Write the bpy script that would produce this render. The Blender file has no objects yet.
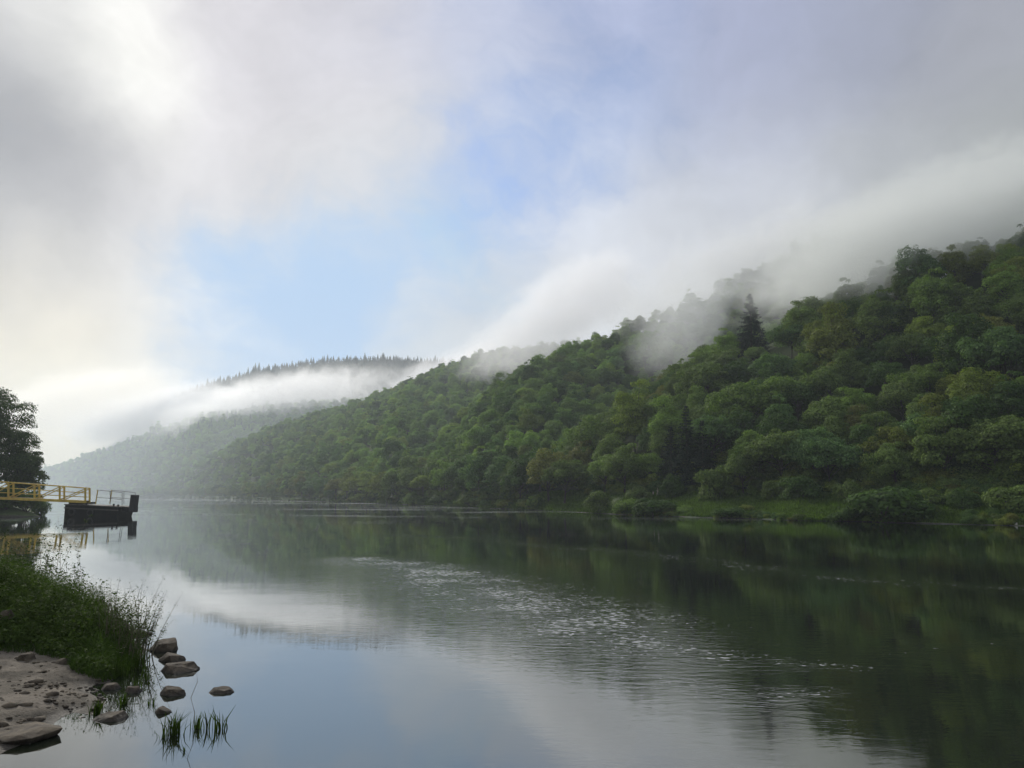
import bpy, bmesh, math, random
import numpy as np
from mathutils import Vector, Matrix, noise as mnoise

R = math.radians
sc = bpy.context.scene
col = sc.collection
rng = np.random.default_rng(7)
random.seed(7)

# ------------------------------------------------------------------ camera
CAM_H, F = 2.4, 769.0
PITCH = math.atan(111.0 / F)
CP, SP = math.cos(PITCH), math.sin(PITCH)
cam_d = bpy.data.cameras.new('camera')
cam = bpy.data.objects.new('camera', cam_d); col.objects.link(cam)
cam_d.sensor_width = 36.0; cam_d.lens = 36.0 * F / 1024.0
cam_d.clip_start = 0.1; cam_d.clip_end = 20000
cam.location = (0, 0, CAM_H); cam.rotation_euler = (R(90) + PITCH, 0, 0)
sc.camera = cam

def ray(px, py):
    """tan azimuth and tan elevation (per metre of depth) of a direction"""
    x = (px - 512.0) / F; u = (384.0 - py) / F
    fw = CP - u * SP
    return x / fw, (SP + u * CP) / fw
def at(px, py, Y):
    a, e = ray(px, py); return Vector((a * Y, Y, CAM_H + e * Y))
def gr(px, py, z=0.0):
    a, e = ray(px, py); Y = (z - CAM_H) / e; return Vector((a * Y, Y, z))
def direction(px, py):
    a, e = ray(px, py); return Vector((a, 1, e)).normalized()

# ------------------------------------------------------------------ node helpers
class NT:
    def __init__(s, tree): s.t = tree; s.n = tree.nodes; s.l = tree.links
    def node(s, typ, **kw):
        n = s.n.new(typ)
        for k, v in kw.items():
            setattr(n, k, v)
        return n
    def link(s, a, b): s.l.new(a, b)
    def put(s, sock, v):
        if isinstance(v, bpy.types.NodeSocket): s.l.new(v, sock)
        else: sock.default_value = v
    def math(s, op, a, b=None, c=None, clamp=False):
        n = s.n.new('ShaderNodeMath'); n.operation = op; n.use_clamp = clamp
        s.put(n.inputs[0], a)
        if b is not None: s.put(n.inputs[1], b)
        if c is not None: s.put(n.inputs[2], c)
        return n.outputs[0]
    def vmath(s, op, a, b=None, out=0, scale=None):
        n = s.n.new('ShaderNodeVectorMath'); n.operation = op
        s.put(n.inputs[0], a)
        if b is not None: s.put(n.inputs[1], b)
        if scale is not None: s.put(n.inputs['Scale'], scale)
        return n.outputs[out]
    def noise(s, vec, scale, detail=3, rough=0.5, dist=0.0, out='Fac', dim='3D'):
        n = s.n.new('ShaderNodeTexNoise'); n.noise_dimensions = dim
        if vec is not None: s.l.new(vec, n.inputs['Vector'])
        n.inputs['Scale'].default_value = scale; n.inputs['Detail'].default_value = detail
        n.inputs['Roughness'].default_value = rough; n.inputs['Distortion'].default_value = dist
        return n.outputs[out]
    def maprange(s, v, a, b, c=0.0, d=1.0, smooth=True):
        n = s.n.new('ShaderNodeMapRange')
        if smooth: n.interpolation_type = 'SMOOTHSTEP'
        s.put(n.inputs[0], v); s.put(n.inputs[1], a); s.put(n.inputs[2], b); s.put(n.inputs[3], c); s.put(n.inputs[4], d)
        return n.outputs[0]
    def mix(s, f, a, b, blend='MIX'):
        n = s.n.new('ShaderNodeMix'); n.data_type = 'RGBA'; n.blend_type = blend
        s.put(n.inputs[0], f); s.put(n.inputs[6], a); s.put(n.inputs[7], b)
        return n.outputs[2]
    def ramp(s, f, stops):
        n = s.n.new('ShaderNodeValToRGB'); s.put(n.inputs[0], f)
        e = n.color_ramp.elements
        while len(e) > 1: e.remove(e[-1])
        e[0].position = stops[0][0]; e[0].color = (*stops[0][1], 1)
        for p, c in stops[1:]:
            k = e.new(p); k.color = (*c, 1)
        return n.outputs[0]

def mat(name):
    m = bpy.data.materials.new(name); m.use_nodes = True
    t = NT(m.node_tree); t.n.clear()
    out = t.node('ShaderNodeOutputMaterial')
    return m, t, out
def srgb(r, g, b):
    f = lambda c: (c / 255) / 12.92 if c / 255 <= 0.04045 else ((c / 255 + 0.055) / 1.055) ** 2.4
    return (f(r), f(g), f(b), 1.0)

# ------------------------------------------------------------------ sky
world = bpy.data.worlds.new('World'); sc.world = world; world.use_nodes = True
w = NT(world.node_tree); w.n.clear()
SUN_DIR = direction(130, 70)
sun_el = math.asin(SUN_DIR.z); sun_az = math.atan2(SUN_DIR.x, SUN_DIR.y)
tc = w.node('ShaderNodeTexCoord').outputs['Generated']
sky = w.node('ShaderNodeTexSky', sky_type='NISHITA')
sky.sun_disc = False; sky.sun_elevation = sun_el; sky.sun_rotation = sun_az
sky.altitude = 100; sky.air_density = 1.0; sky.dust_density = 0.6; sky.ozone_density = 1.6
sky_col = w.vmath('MINIMUM', w.vmath('MULTIPLY', sky.outputs[0], (.075, .095, .125)), srgb(176, 206, 240)[:3])
# domain warp, so that the cloud edges are ragged and soft
wn = w.noise(tc, 2.2, 4, 0.5, 0.0, out='Color')
warp = w.vmath('SCALE', w.vmath('SUBTRACT', wn, (0.5, 0.5, 0.5)), scale=0.20)
wn2 = w.noise(tc, 8.0, 4, 0.6, 0.0, out='Color')
warp2 = w.vmath('SCALE', w.vmath('SUBTRACT', wn2, (0.5, 0.5, 0.5)), scale=0.075)
d = w.vmath('NORMALIZE', w.vmath('ADD', w.vmath('ADD', tc, warp), warp2))
# (px,py) -> cloud colour as seen, and how much cloud hides the blue
CL = [
 ((10, 10), (196, 196, 200), 1.0), ((128, 78), (278, 276, 268), 1.0), ((110, 60), (255, 254, 250), 1.0), ((20, 130), (148, 150, 158), 1.0), ((-40, 160), (168, 168, 172), 1.0),
 ((60, 215), (172, 172, 178), 1.0), ((140, 180), (212, 210, 213), 1.0), ((20, 250), (186, 186, 186), 1.0), ((260, 40), (216, 213, 218), 1.0), ((250, 130), (226, 223, 227), 1.0),
 ((350, 110), (219, 217, 223), 1.0), ((400, 40), (206, 205, 214), .95), ((300, 200), (213, 211, 212), 1.0), ((400, 195), (214, 214, 216), .95),
 ((120, 300), (224, 221, 217), 1.0), ((20, 330), (234, 227, 213), 1.0), ((20, 410), (255, 243, 214), 1.0), ((100, 380), (247, 238, 218), 1.0),
 ((190, 330), (224, 226, 230), .75), ((250, 290), (214, 222, 232), .1), ((330, 280), (205, 217, 232), .0), ((390, 310), (205, 217, 232), .05),
 ((470, 260), (205, 215, 230), .12), ((480, 205), (200, 208, 226), .4), ((540, 150), (190, 198, 220), .6), ((250, 350), (222, 228, 232), .3),
 ((330, 340), (205, 217, 232), .1), ((500, 60), (188, 195, 218), .75), ((620, 40), (168, 177, 208), .8), ((640, 120), (165, 180, 214), .6),
 ((560, 200), (190, 202, 226), .5), ((760, 60), (162, 169, 198), .85), ((760, 140), (180, 186, 206), .95), ((690, 200), (204, 209, 221), 1.0),
 ((620, 250), (221, 224, 231), 1.0), ((560, 290), (224, 227, 231), 1.0), ((480, 310), (216, 221, 229), .9), ((430, 350), (218, 224, 228), 1.0),
 ((700, 260), (214, 217, 222), 1.0), ((820, 210), (202, 205, 210), 1.0), ((760, 215), (208, 211, 218), 1.0), ((880, 60), (160, 166, 188), .95), ((930, 140), (176, 179, 186), 1.0),
 ((1000, 40), (160, 162, 173), 1.0), ((1010, 150), (166, 170, 168), 1.0), ((930, 210), (184, 188, 186), 1.0),
]
K = 290.0
num = None; den = None; al = None
def add(a, b, vec=False):
    if a is None: return b
    return w.vmath('ADD', a, b) if vec else w.math('ADD', a, b)
pts = [(direction(*p), srgb(*c), o, 1.0) for p, c, o in CL]
# the rest of the dome: a high overcast, brighter towards the sun, boosted higher up to light the scene
for az, el, c, o in [(-75, 10, (225, 220, 208), 1), (-75, 40, (190, 190, 194), 1), (-110, 20, (180, 182, 188), 1), (-40, 62, (190, 192, 198), 1), (20, 62, (176, 180, 194), .95),
                     (75, 15, (120, 126, 122), 1), (75, 45, (150, 156, 168), 1), (130, 20, (140, 146, 156), 1), (130, 55, (160, 168, 182), .8),
                     (180, 15, (150, 156, 166), 1), (180, 50, (160, 170, 190), .7), (-140, 15, (160, 165, 172), 1), (-140, 50, (176, 182, 196), .8), (0, 88, (172, 178, 194), .9)]:
    a, e = R(az), R(el)
    c_ = srgb(*c); g_ = 1.0 if el < 20 else 1.7
    pts.append((Vector((math.sin(a) * math.cos(e), math.cos(a) * math.cos(e), math.sin(e))), (c_[0] * g_, c_[1] * g_, c_[2] * g_, 1), o, 0.16))
for dv, c, o, kk in pts:
    dt = w.vmath('DOT_PRODUCT', d, tuple(dv), out=1)
    wt = w.math('EXPONENT', w.math('MULTIPLY_ADD', dt, K * kk, -K * kk))
    if kk < 1: wt = w.math('MULTIPLY', wt, 0.5)
    den = add(den, wt)
    num = add(num, w.vmath('SCALE', c[:3], scale=wt), True)
    al = add(al, w.math('MULTIPLY', wt, o))
inv = w.math('DIVIDE', 1.0, w.math('ADD', den, 1e-6))
cloud = w.vmath('SCALE', num, scale=inv)
alpha = w.math('MULTIPLY', al, inv)
# cloud texture
n1 = w.noise(d, 3.0, 6, 0.5, 0.4)
n2 = w.noise(d, 9.0, 5, 0.55, 0.2)
n3 = w.noise(w.vmath('MULTIPLY', d, (1, 1, 1.6)), 22.0, 5, 0.6, 0.3)
tex = w.math('ADD', w.math('MULTIPLY_ADD', n1, 0.55, 0.725), w.math('ADD', w.math('MULTIPLY_ADD', n2, 0.34, -0.17), w.math('MULTIPLY_ADD', n3, .12, -.06)))
cloud = w.vmath('SCALE', cloud, scale=tex)
alpha = w.math('ADD', alpha, w.math('MULTIPLY', w.math('ADD', w.math('SUBTRACT', n2, 0.5), w.math('MULTIPLY', w.math('SUBTRACT', n3, .5), .5)), 0.8), clamp=True)
alpha = w.maprange(alpha, 0.05, 0.9)
mixc = w.mix(alpha, sky_col, cloud)
bg = w.node('ShaderNodeBackground'); w.link(mixc, bg.inputs[0]); bg.inputs[1].default_value = 1.0
wo = w.node('ShaderNodeOutputWorld'); w.link(bg.outputs[0], wo.inputs[0])
world.cycles.sampling_method = 'MANUAL'; world.cycles.sample_map_resolution = 512

sd = bpy.data.lights.new('sun', 'SUN'); so = bpy.data.objects.new('sun', sd); col.objects.link(so)
sd.energy = 3.2; sd.angle = R(9); sd.color = (1.0, 0.95, 0.86)
so.rotation_euler = SUN_DIR.to_track_quat('Z', 'Y').to_euler(); so.location = SUN_DIR * 900

# ------------------------------------------------------------------ object helpers
def tag(o, label=None, cat=None, group=None, kind=None):
    if label: o['label'] = label
    if cat: o['category'] = cat
    if group: o['group'] = group
    if kind: o['kind'] = kind
    return o
def link(name, me, m=None, parent=None, smooth=False):
    o = bpy.data.objects.new(name, me); col.objects.link(o)
    if m is not None: me.materials.append(m)
    if parent is not None: o.parent = parent
    if smooth: me.polygons.foreach_set('use_smooth', np.ones(len(me.polygons), bool))
    return o
def empty(name, loc, rz=0.0):
    o = bpy.data.objects.new(name, None); col.objects.link(o)
    o.location = loc; o.rotation_euler = (0, 0, rz); o.empty_display_size = 0.5
    return o
def np_mesh(name, V, faces_flat, n_per):
    V = np.asarray(V, np.float32); faces_flat = np.asarray(faces_flat, np.int32)
    me = bpy.data.meshes.new(name)
    nf = len(faces_flat) // n_per
    me.vertices.add(len(V)); me.vertices.foreach_set('co', V.ravel())
    me.loops.add(len(faces_flat)); me.loops.foreach_set('vertex_index', faces_flat)
    me.polygons.add(nf)
    me.polygons.foreach_set('loop_start', np.arange(nf, dtype=np.int32) * n_per)
    me.polygons.foreach_set('loop_total', np.full(nf, n_per, np.int32))
    me.update(calc_edges=True); me.validate()
    return me
def grid_mesh(name, P):
    """P: (n,m,3) array"""
    n, m, _ = P.shape
    idx = np.arange(n * m).reshape(n, m)
    q = np.stack([idx[:-1, :-1], idx[1:, :-1], idx[1:, 1:], idx[:-1, 1:]], -1).reshape(-1)
    return np_mesh(name, P.reshape(-1, 3), q, 4)

class MB:
    def __init__(s): s.V = []; s.Fc = []
    def box(s, c, size, rot=None, taper=1.0):
        b = len(s.V); c = Vector(c); sx, sy, sz = [k / 2 for k in size]
        for dz in (-1, 1):
            k = taper if dz > 0 else 1.0
            for dx, dy in ((-1, -1), (1, -1), (1, 1), (-1, 1)):
                v = Vector((dx * sx * k, dy * sy * k, dz * sz))
                if rot is not None: v = rot @ v
                s.V.append(c + v)
        for f in ((0, 3, 2, 1), (4, 5, 6, 7), (0, 1, 5, 4), (1, 2, 6, 5), (2, 3, 7, 6), (3, 0, 4, 7)):
            s.Fc.append([b + k for k in f])
        return s
    def beam(s, p, q, w_, h_):
        p, q = Vector(p), Vector(q); d_ = q - p
        rot = d_.to_track_quat('X', 'Z').to_matrix()
        return s.box((p + q) / 2, (d_.length, w_, h_), rot)
    def tube(s, pts_, radii, n=6, cap=True):
        b = len(s.V); pts_ = [Vector(p) for p in pts_]
        if isinstance(radii, (int, float)): radii = [radii] * len(pts_)
        for i, p in enumerate(pts_):
            t_ = (pts_[min(i + 1, len(pts_) - 1)] - pts_[max(i - 1, 0)])
            if t_.length < 1e-6: t_ = Vector((0, 0, 1))
            qd = t_.to_track_quat('Z', 'Y')
            for k in range(n):
                an = 2 * math.pi * k / n
                s.V.append(p + qd @ Vector((math.cos(an) * radii[i], math.sin(an) * radii[i], 0)))
        for i in range(len(pts_) - 1):
            for k in range(n):
                k2 = (k + 1) % n
                s.Fc.append([b + i * n + k, b + i * n + k2, b + (i + 1) * n + k2, b + (i + 1) * n + k])
        if cap:
            s.Fc.append([b + k for k in range(n)][::-1]); s.Fc.append([b + (len(pts_) - 1) * n + k for k in range(n)])
        return s
    def poly(s, vs):
        b = len(s.V); s.V += [Vector(v) for v in vs]; s.Fc.append(list(range(b, b + len(vs)))); return s
    def build(s, name, m, parent=None, bevel=0.0, smooth=False):
        me = bpy.data.meshes.new(name); me.from_pydata([tuple(v) for v in s.V], [], s.Fc); me.update()
        if bevel > 0:
            bm = bmesh.new(); bm.from_mesh(me)
            bmesh.ops.bevel(bm, geom=bm.edges[:], offset=bevel, segments=2, affect='EDGES', profile=.5)
            bm.to_mesh(me); bm.free()
        return link(name, me, m, parent, smooth)

def copy_tree(o):
    c = o.copy(); col.objects.link(c)
    for ch in o.children:
        k = ch.copy(); col.objects.link(k); k.parent = c
    return c

# ------------------------------------------------------------------ materials
def leaf_material(name, base=(0.108, 0.160, 0.046), rough=0.65, trans=0.36, spec=0.05):
    """green foliage; obj / instance property «tint» shifts the hue of one tree"""
    m, t, out = mat(name)
    tint = t.node('ShaderNodeAttribute', attribute_type='INSTANCER', attribute_name='tint').outputs['Vector']
    oi = t.node('ShaderNodeObjectInfo')
    pos = t.node('ShaderNodeTexCoord').outputs['Object']
    geo = t.node('ShaderNodeNewGeometry')
    rnd = geo.outputs['Random Per Island']
    n_ = t.noise(pos, 0.55, 3, 0.6)
    v = t.math('ADD', t.math('MULTIPLY_ADD', n_, 0.9, 0.55), t.math('MULTIPLY_ADD', rnd, 0.7, -0.35))
    v = t.math('MULTIPLY', v, t.math('MULTIPLY_ADD', oi.outputs['Random'], 0.35, 0.82))
    c = t.vmath('MULTIPLY', (*base,), tint)
    warm = t.mix(t.math('MULTIPLY', rnd, 0.25), (1, 1, 1, 1), (1.35, 1.1, 0.75, 1))
    c = t.vmath('MULTIPLY', c, warm)
    c = t.vmath('SCALE', c, scale=v)
    p = t.node('ShaderNodeBsdfPrincipled'); t.link(c, p.inputs['Base Color'])
    p.inputs['Roughness'].default_value = rough; p.inputs['Specular IOR Level'].default_value = spec
    tr = t.node('ShaderNodeBsdfTranslucent'); t.link(t.vmath('MULTIPLY', c, (1.1, 1.25, 0.6)), tr.inputs[0])
    mx = t.node('ShaderNodeMixShader'); mx.inputs[0].default_value = trans
    t.link(p.outputs[0], mx.inputs[1]); t.link(tr.outputs[0], mx.inputs[2]); t.link(mx.outputs[0], out.inputs[0])
    return m
def simple(name, c1, c2, scale=4.0, rough=0.8, bump=0.3, metal=0.0, detail=6, stretch=(1, 1, 1), coord='Object'):
    m, t, out = mat(name)
    pos = t.vmath('MULTIPLY', t.node('ShaderNodeTexCoord').outputs[coord], stretch)
    n_ = t.noise(pos, scale, detail, 0.6, 0.3)
    c = t.mix(t.maprange(n_, 0.35, 0.65), (*c1, 1), (*c2, 1))
    p = t.node('ShaderNodeBsdfPrincipled'); t.link(c, p.inputs['Base Color'])
    p.inputs['Roughness'].default_value = rough; p.inputs['Metallic'].default_value = metal
    if bump:
        b = t.node('ShaderNodeBump'); b.inputs['Strength'].default_value = bump; b.inputs['Distance'].default_value = 0.1
        t.link(t.noise(pos, scale * 2.5, detail, 0.65), b.inputs['Height']); t.link(b.outputs[0], p.inputs['Normal'])
    t.link(p.outputs[0], out.inputs[0])
    return m
M_LEAF = leaf_material('foliage')
M_NEEDLE = leaf_material('needles', base=(0.016, 0.030, 0.018), trans=0.1)
M_HERB = leaf_material('herbs', base=(0.055, 0.098, 0.022), trans=0.35, spec=.03)
M_BARK = simple('bark', (0.03, 0.025, 0.02), (0.07, 0.06, 0.048), 6, 0.9, 0.6, stretch=(1, 1, .3))
M_PALEWOOD = simple('pale_wood', (0.3, 0.26, 0.19), (0.42, 0.38, 0.3), 8, 0.85, 0.4, stretch=(1, 1, .2))
M_FLOOR = simple('forest_floor', (0.018, 0.028, 0.010), (0.036, 0.045, 0.018), 0.35, 0.95, 0.5)
for k_ in M_FLOOR.node_tree.nodes:
    if k_.type == 'BSDF_PRINCIPLED': k_.inputs['Specular IOR Level'].default_value = .05

# bank ground: sand lip, grass above
def bank_material():
    m, t, out = mat('bank_ground')
    pos = t.node('ShaderNodeTexCoord').outputs['Object']
    z = t.node('ShaderNodeSeparateXYZ'); t.link(pos, z.inputs[0])
    n_ = t.noise(pos, 0.5, 6, 0.65)
    grass = t.mix(t.maprange(t.noise(pos, 0.25, 5, 0.6), 0.35, 0.65), (0.042, 0.072, 0.02, 1), (0.075, 0.10, 0.03, 1))
    sand = t.mix(n_, (0.03, 0.028, 0.018, 1), (0.085, 0.072, 0.052, 1))
    h = t.math('ADD', z.outputs[2], t.math('MULTIPLY_ADD', t.noise(pos, .12, 3, .6), 1.5, -0.50))
    c = t.mix(t.maprange(h, 0.22, 0.38), sand, grass)
    wet = t.maprange(z.outputs[2], 0.0, 0.1, 0.45, 1.0)
    c = t.vmath('SCALE', c, scale=wet)
    p = t.node('ShaderNodeBsdfPrincipled'); t.link(c, p.inputs['Base Color']); p.inputs['Roughness'].default_value = 0.95
    b = t.node('ShaderNodeBump'); b.inputs['Strength'].default_value = 0.6; b.inputs['Distance'].default_value = 0.3
    t.link(t.noise(pos, 3, 6, 0.7), b.inputs['Height']); t.link(b.outputs[0], p.inputs['Normal'])
    t.link(p.outputs[0], out.inputs[0])
    return m
M_BANK = bank_material()

# ------------------------------------------------------------------ terrain tables (tan azimuth, depth, height)
def table(rows, dz=0.0):
    """rows (px, py, Y) -> arrays a, Y, z sorted by a"""
    q = []
    for px, py, Y in rows:
        v = at(px, py, Y); q.append((v.x / v.y, Y, v.z + dz))
    q.sort(); return np.array(q).T
shore_px = [(1500, 560), (1250, 540), (1024, 526), (960, 524.5), (900, 523), (850, 521.5), (800, 521), (760, 519), (700, 517.5), (640, 515.5), (600, 513.5),
            (560, 511.5), (520, 509.5), (480, 508), (440, 506), (400, 504.5), (350, 502.6), (300, 501), (250, 499.7), (200, 498.5), (160, 497.9), (120, 497.5), (60, 497.1), (-60, 496.9), (-300, 496.8)]
q = sorted([(g.x / g.y, g.y) for g in (gr(px, py) for px, py in shore_px)])
SA, SY = np.array(q).T
def y_shore(a): return np.interp(a, SA, SY)
def A(px, py=480): return ray(px, py)[0]
fa = np.array([A(p) for p in (-300, 60, 200, 300, 400, 480, 520, 560, 640, 760, 900, 1024, 1500)])
fw_ = np.array([90, 60, 26, 13, 8, 6, 8, 11, 13, 14, 12, 10, 10.0])
def y_foot(a): return y_shore(a) + np.interp(a, fa, fw_)
FOOT_Z = 2.8
def fbm(x, y, s, seed=0):
    r = np.zeros_like(np.asarray(x, float)); rr = np.random.default_rng(seed)
    amp = 1.0
    for o in range(4):
        for k in range(3):
            an = rr.uniform(0, 2 * math.pi); ph = rr.uniform(0, 6.28)
            r = r + amp * np.sin((x * math.cos(an) + y * math.sin(an)) * s * (2 ** o) + ph) / 3
        amp *= 0.5
    return r

def bank_z(a, Y):
    ys = y_shore(a); wd = y_foot(a) - ys
    X = a * Y
    dd = Y - ys
    t_ = np.clip(dd / wd, -0.2, 1)
    z = FOOT_Z * (0.35 * np.clip(t_, 0, 1) + 0.65 * (np.clip(t_, 0, 1) ** 1.3)) + 0.10 * fbm(X, Y, 0.35, 3) * np.clip(dd / 3, 0, 1)
    z = np.where(dd < 1.2, np.minimum(z, 0.12 * dd), z) + np.where(dd >= 1.2, 0.0, 0)
    return np.where(dd < 0, dd * 0.25, z)

class Hill:
    def __init__(s, name, crest, foot, dz=-5.0, seed=1, rough=0.05, back=0.55):
        s.name = name; s.c = table(crest, dz); s.foot = foot; s.seed = seed; s.rough = rough; s.back = back
        s.foot_a = None
    def yf(s, a): return s.foot(a)
    def yc(s, a): return np.interp(a, s.c[0], s.c[1])
    def zc(s, a): return np.maximum(np.interp(a, s.c[0], s.c[2]), 0.5)
    def v(s, a, Y): return (Y - s.yf(a)) / np.maximum(s.yc(a) - s.yf(a), 1)
    def z(s, a, Y):
        v = s.v(a, Y); zc = s.zc(a); zf = np.minimum(FOOT_Z, zc)
        vv = np.clip(v, 0, 1)
        g = 0.72 * vv + 0.28 * np.sin(vv * math.pi / 2) ** 1.2
        z = zf + (zc - zf) * g
        X = a * Y
        sc_ = 1.0 / np.maximum(s.yc(a) * 0.12, 8)
        z = z + s.rough * (zc - zf) * fbm(X / 1.0, Y, 1.0 / (0.16 * np.median(s.c[1])), s.seed) * np.sin(np.clip(v, 0, 1) * math.pi) ** .8
        z = np.where(v > 1, zc - (Y - s.yc(a)) * s.back, z)
        return np.maximum(z, -1.0)
def tabf(rows):
    r = sorted((A(px), Y) for px, Y in rows); ra, ry = np.array(r).T
    return lambda a: np.interp(a, ra, ry)

H1 = Hill('near_hill', [(1600, 60, 120), (1300, 130, 120), (1150, 190, 118), (1024, 212, 120), (960, 228, 124), (900, 250, 130), (860, 268, 136), (800, 290, 145), (758, 312, 150), (720, 330, 154), (690, 344, 156),
                        (650, 372, 158), (610, 402, 158), (570, 436, 150), (530, 468, 140), (505, 488, 136)], y_foot, dz=-7.5, seed=2, rough=0.06)
f2 = tabf([(1600, 150), (1024, 150), (700, 170), (620, 160), (560, 140), (525, 132)])
H2 = Hill('wooded_hill', [(1600, 20, 300), (1150, 150, 290), (1024, 186, 282), (940, 206, 276), (860, 228, 270), (800, 244, 267), (750, 267, 264), (700, 290, 260), (640, 316, 258), (600, 332, 258), (560, 350, 258),
                          (514, 369, 262), (490, 388, 266), (464, 410, 268), (439, 434, 266), (415, 458, 255), (390, 480, 240), (372, 492, 228)],
          lambda a: np.where(a > A(525), f2(a), y_foot(a)), dz=-5.5, seed=5, rough=0.05)
f3 = tabf([(1200, 330), (600, 300), (420, 240), (390, 205)])
H3 = Hill('green_hill', [(1100, 330, 560), (700, 335, 540), (600, 338, 530), (530, 343, 520), (480, 351, 515), (440, 363, 510), (400, 383, 505), (350, 403, 505), (300, 415, 515), (265, 425, 530), (235, 439, 550),
                         (205, 456, 590), (180, 472, 640), (155, 485, 720), (130, 493, 820)],
          lambda a: np.where(a > A(390), f3(a), np.minimum(y_foot(a), 640)), dz=-6, seed=8, rough=0.04)
f4 = tabf([(1200, 650), (400, 620), (230, 590), (200, 560)])
H4 = Hill('misty_hill', [(1000, 380, 800), (600, 385, 790), (420, 392, 780), (300, 398, 770), (250, 404, 770), (200, 412, 770), (160, 424, 840), (130, 436, 920), (100, 446, 1000), (60, 460, 1120), (20, 474, 1220), (-60, 484, 1320), (-150, 488, 1360)],
          lambda a: np.where(a > A(200), f4(a), y_foot(a)), dz=-9, seed=11, rough=0.08)
f5 = tabf([(1200, 890), (-300, 960)])
H5 = Hill('far_ridge', [(p_, y_, Y_ * .74) for p_, y_, Y_ in [(1100, 366, 1500), (700, 366, 1500), (520, 364, 1500), (450, 357, 1500), (400, 354, 1500), (350, 354, 1500), (310, 358, 1500), (260, 366, 1500), (220, 377, 1500), (185, 389, 1500), (165, 400, 1500), (130, 428, 1520), (100, 450, 1540),
                        (80, 478, 1560), (-300, 488, 1700)]],
          f5, dz=-8, seed=14, rough=0.05)

def build_hill(h, a0, a1, na, nv=60, vmax=1.7):
    aa = np.linspace(a0, a1, na); vv = np.linspace(-0.04, vmax, nv)
    Ag, Vg = np.meshgrid(aa, vv, indexing='ij')
    Y = h.yf(Ag) + Vg * np.maximum(h.yc(Ag) - h.yf(Ag), 1)
    Z = h.z(Ag, Y)
    Z = np.where(Vg < 0, Z - 1.0, Z)
    me = grid_mesh(h.name, np.stack([Ag * Y, Y, Z], -1))
    o = link(h.name, me, M_FLOOR, smooth=True); tag(o, kind='structure'); return o
build_hill(H1, A(500), 1.4, 140)
build_hill(H2, A(368), 1.3, 160)
build_hill(H3, A(135), .8, 160)
build_hill(H4, -.84, .5, 160, vmax=1.2)
build_hill(H5, -.84, .5, 120, vmax=1.25)

# far bank strip
aa = np.unique(np.concatenate([np.linspace(-.84, 0.0, 220), np.linspace(0, 1.3, 300)]))
tt = np.concatenate([np.linspace(-0.3, 0.3, 16), np.linspace(0.34, 1.05, 14)])
Ag, Tg = np.meshgrid(aa, tt, indexing='ij')
wob = 0.5 * fbm(Ag * y_shore(Ag), y_shore(Ag), 0.5, 9)
Yg = y_shore(Ag) + Tg * (y_foot(Ag) - y_shore(Ag))
Zg = bank_z(Ag, Yg + wob)
o = link('riverbank', grid_mesh('riverbank', np.stack([Ag * Yg, Yg, Zg], -1)), M_BANK, smooth=True); tag(o, kind='structure')

# ground sheet below the water, to the horizon
gm = MB(); gm.poly([(-1240, -150, -1.5), (1240, -150, -1.5), (1240, 1470, -1.5), (-1240, 1470, -1.5)])
tag(gm.build('ground', M_FLOOR), kind='structure')

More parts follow.
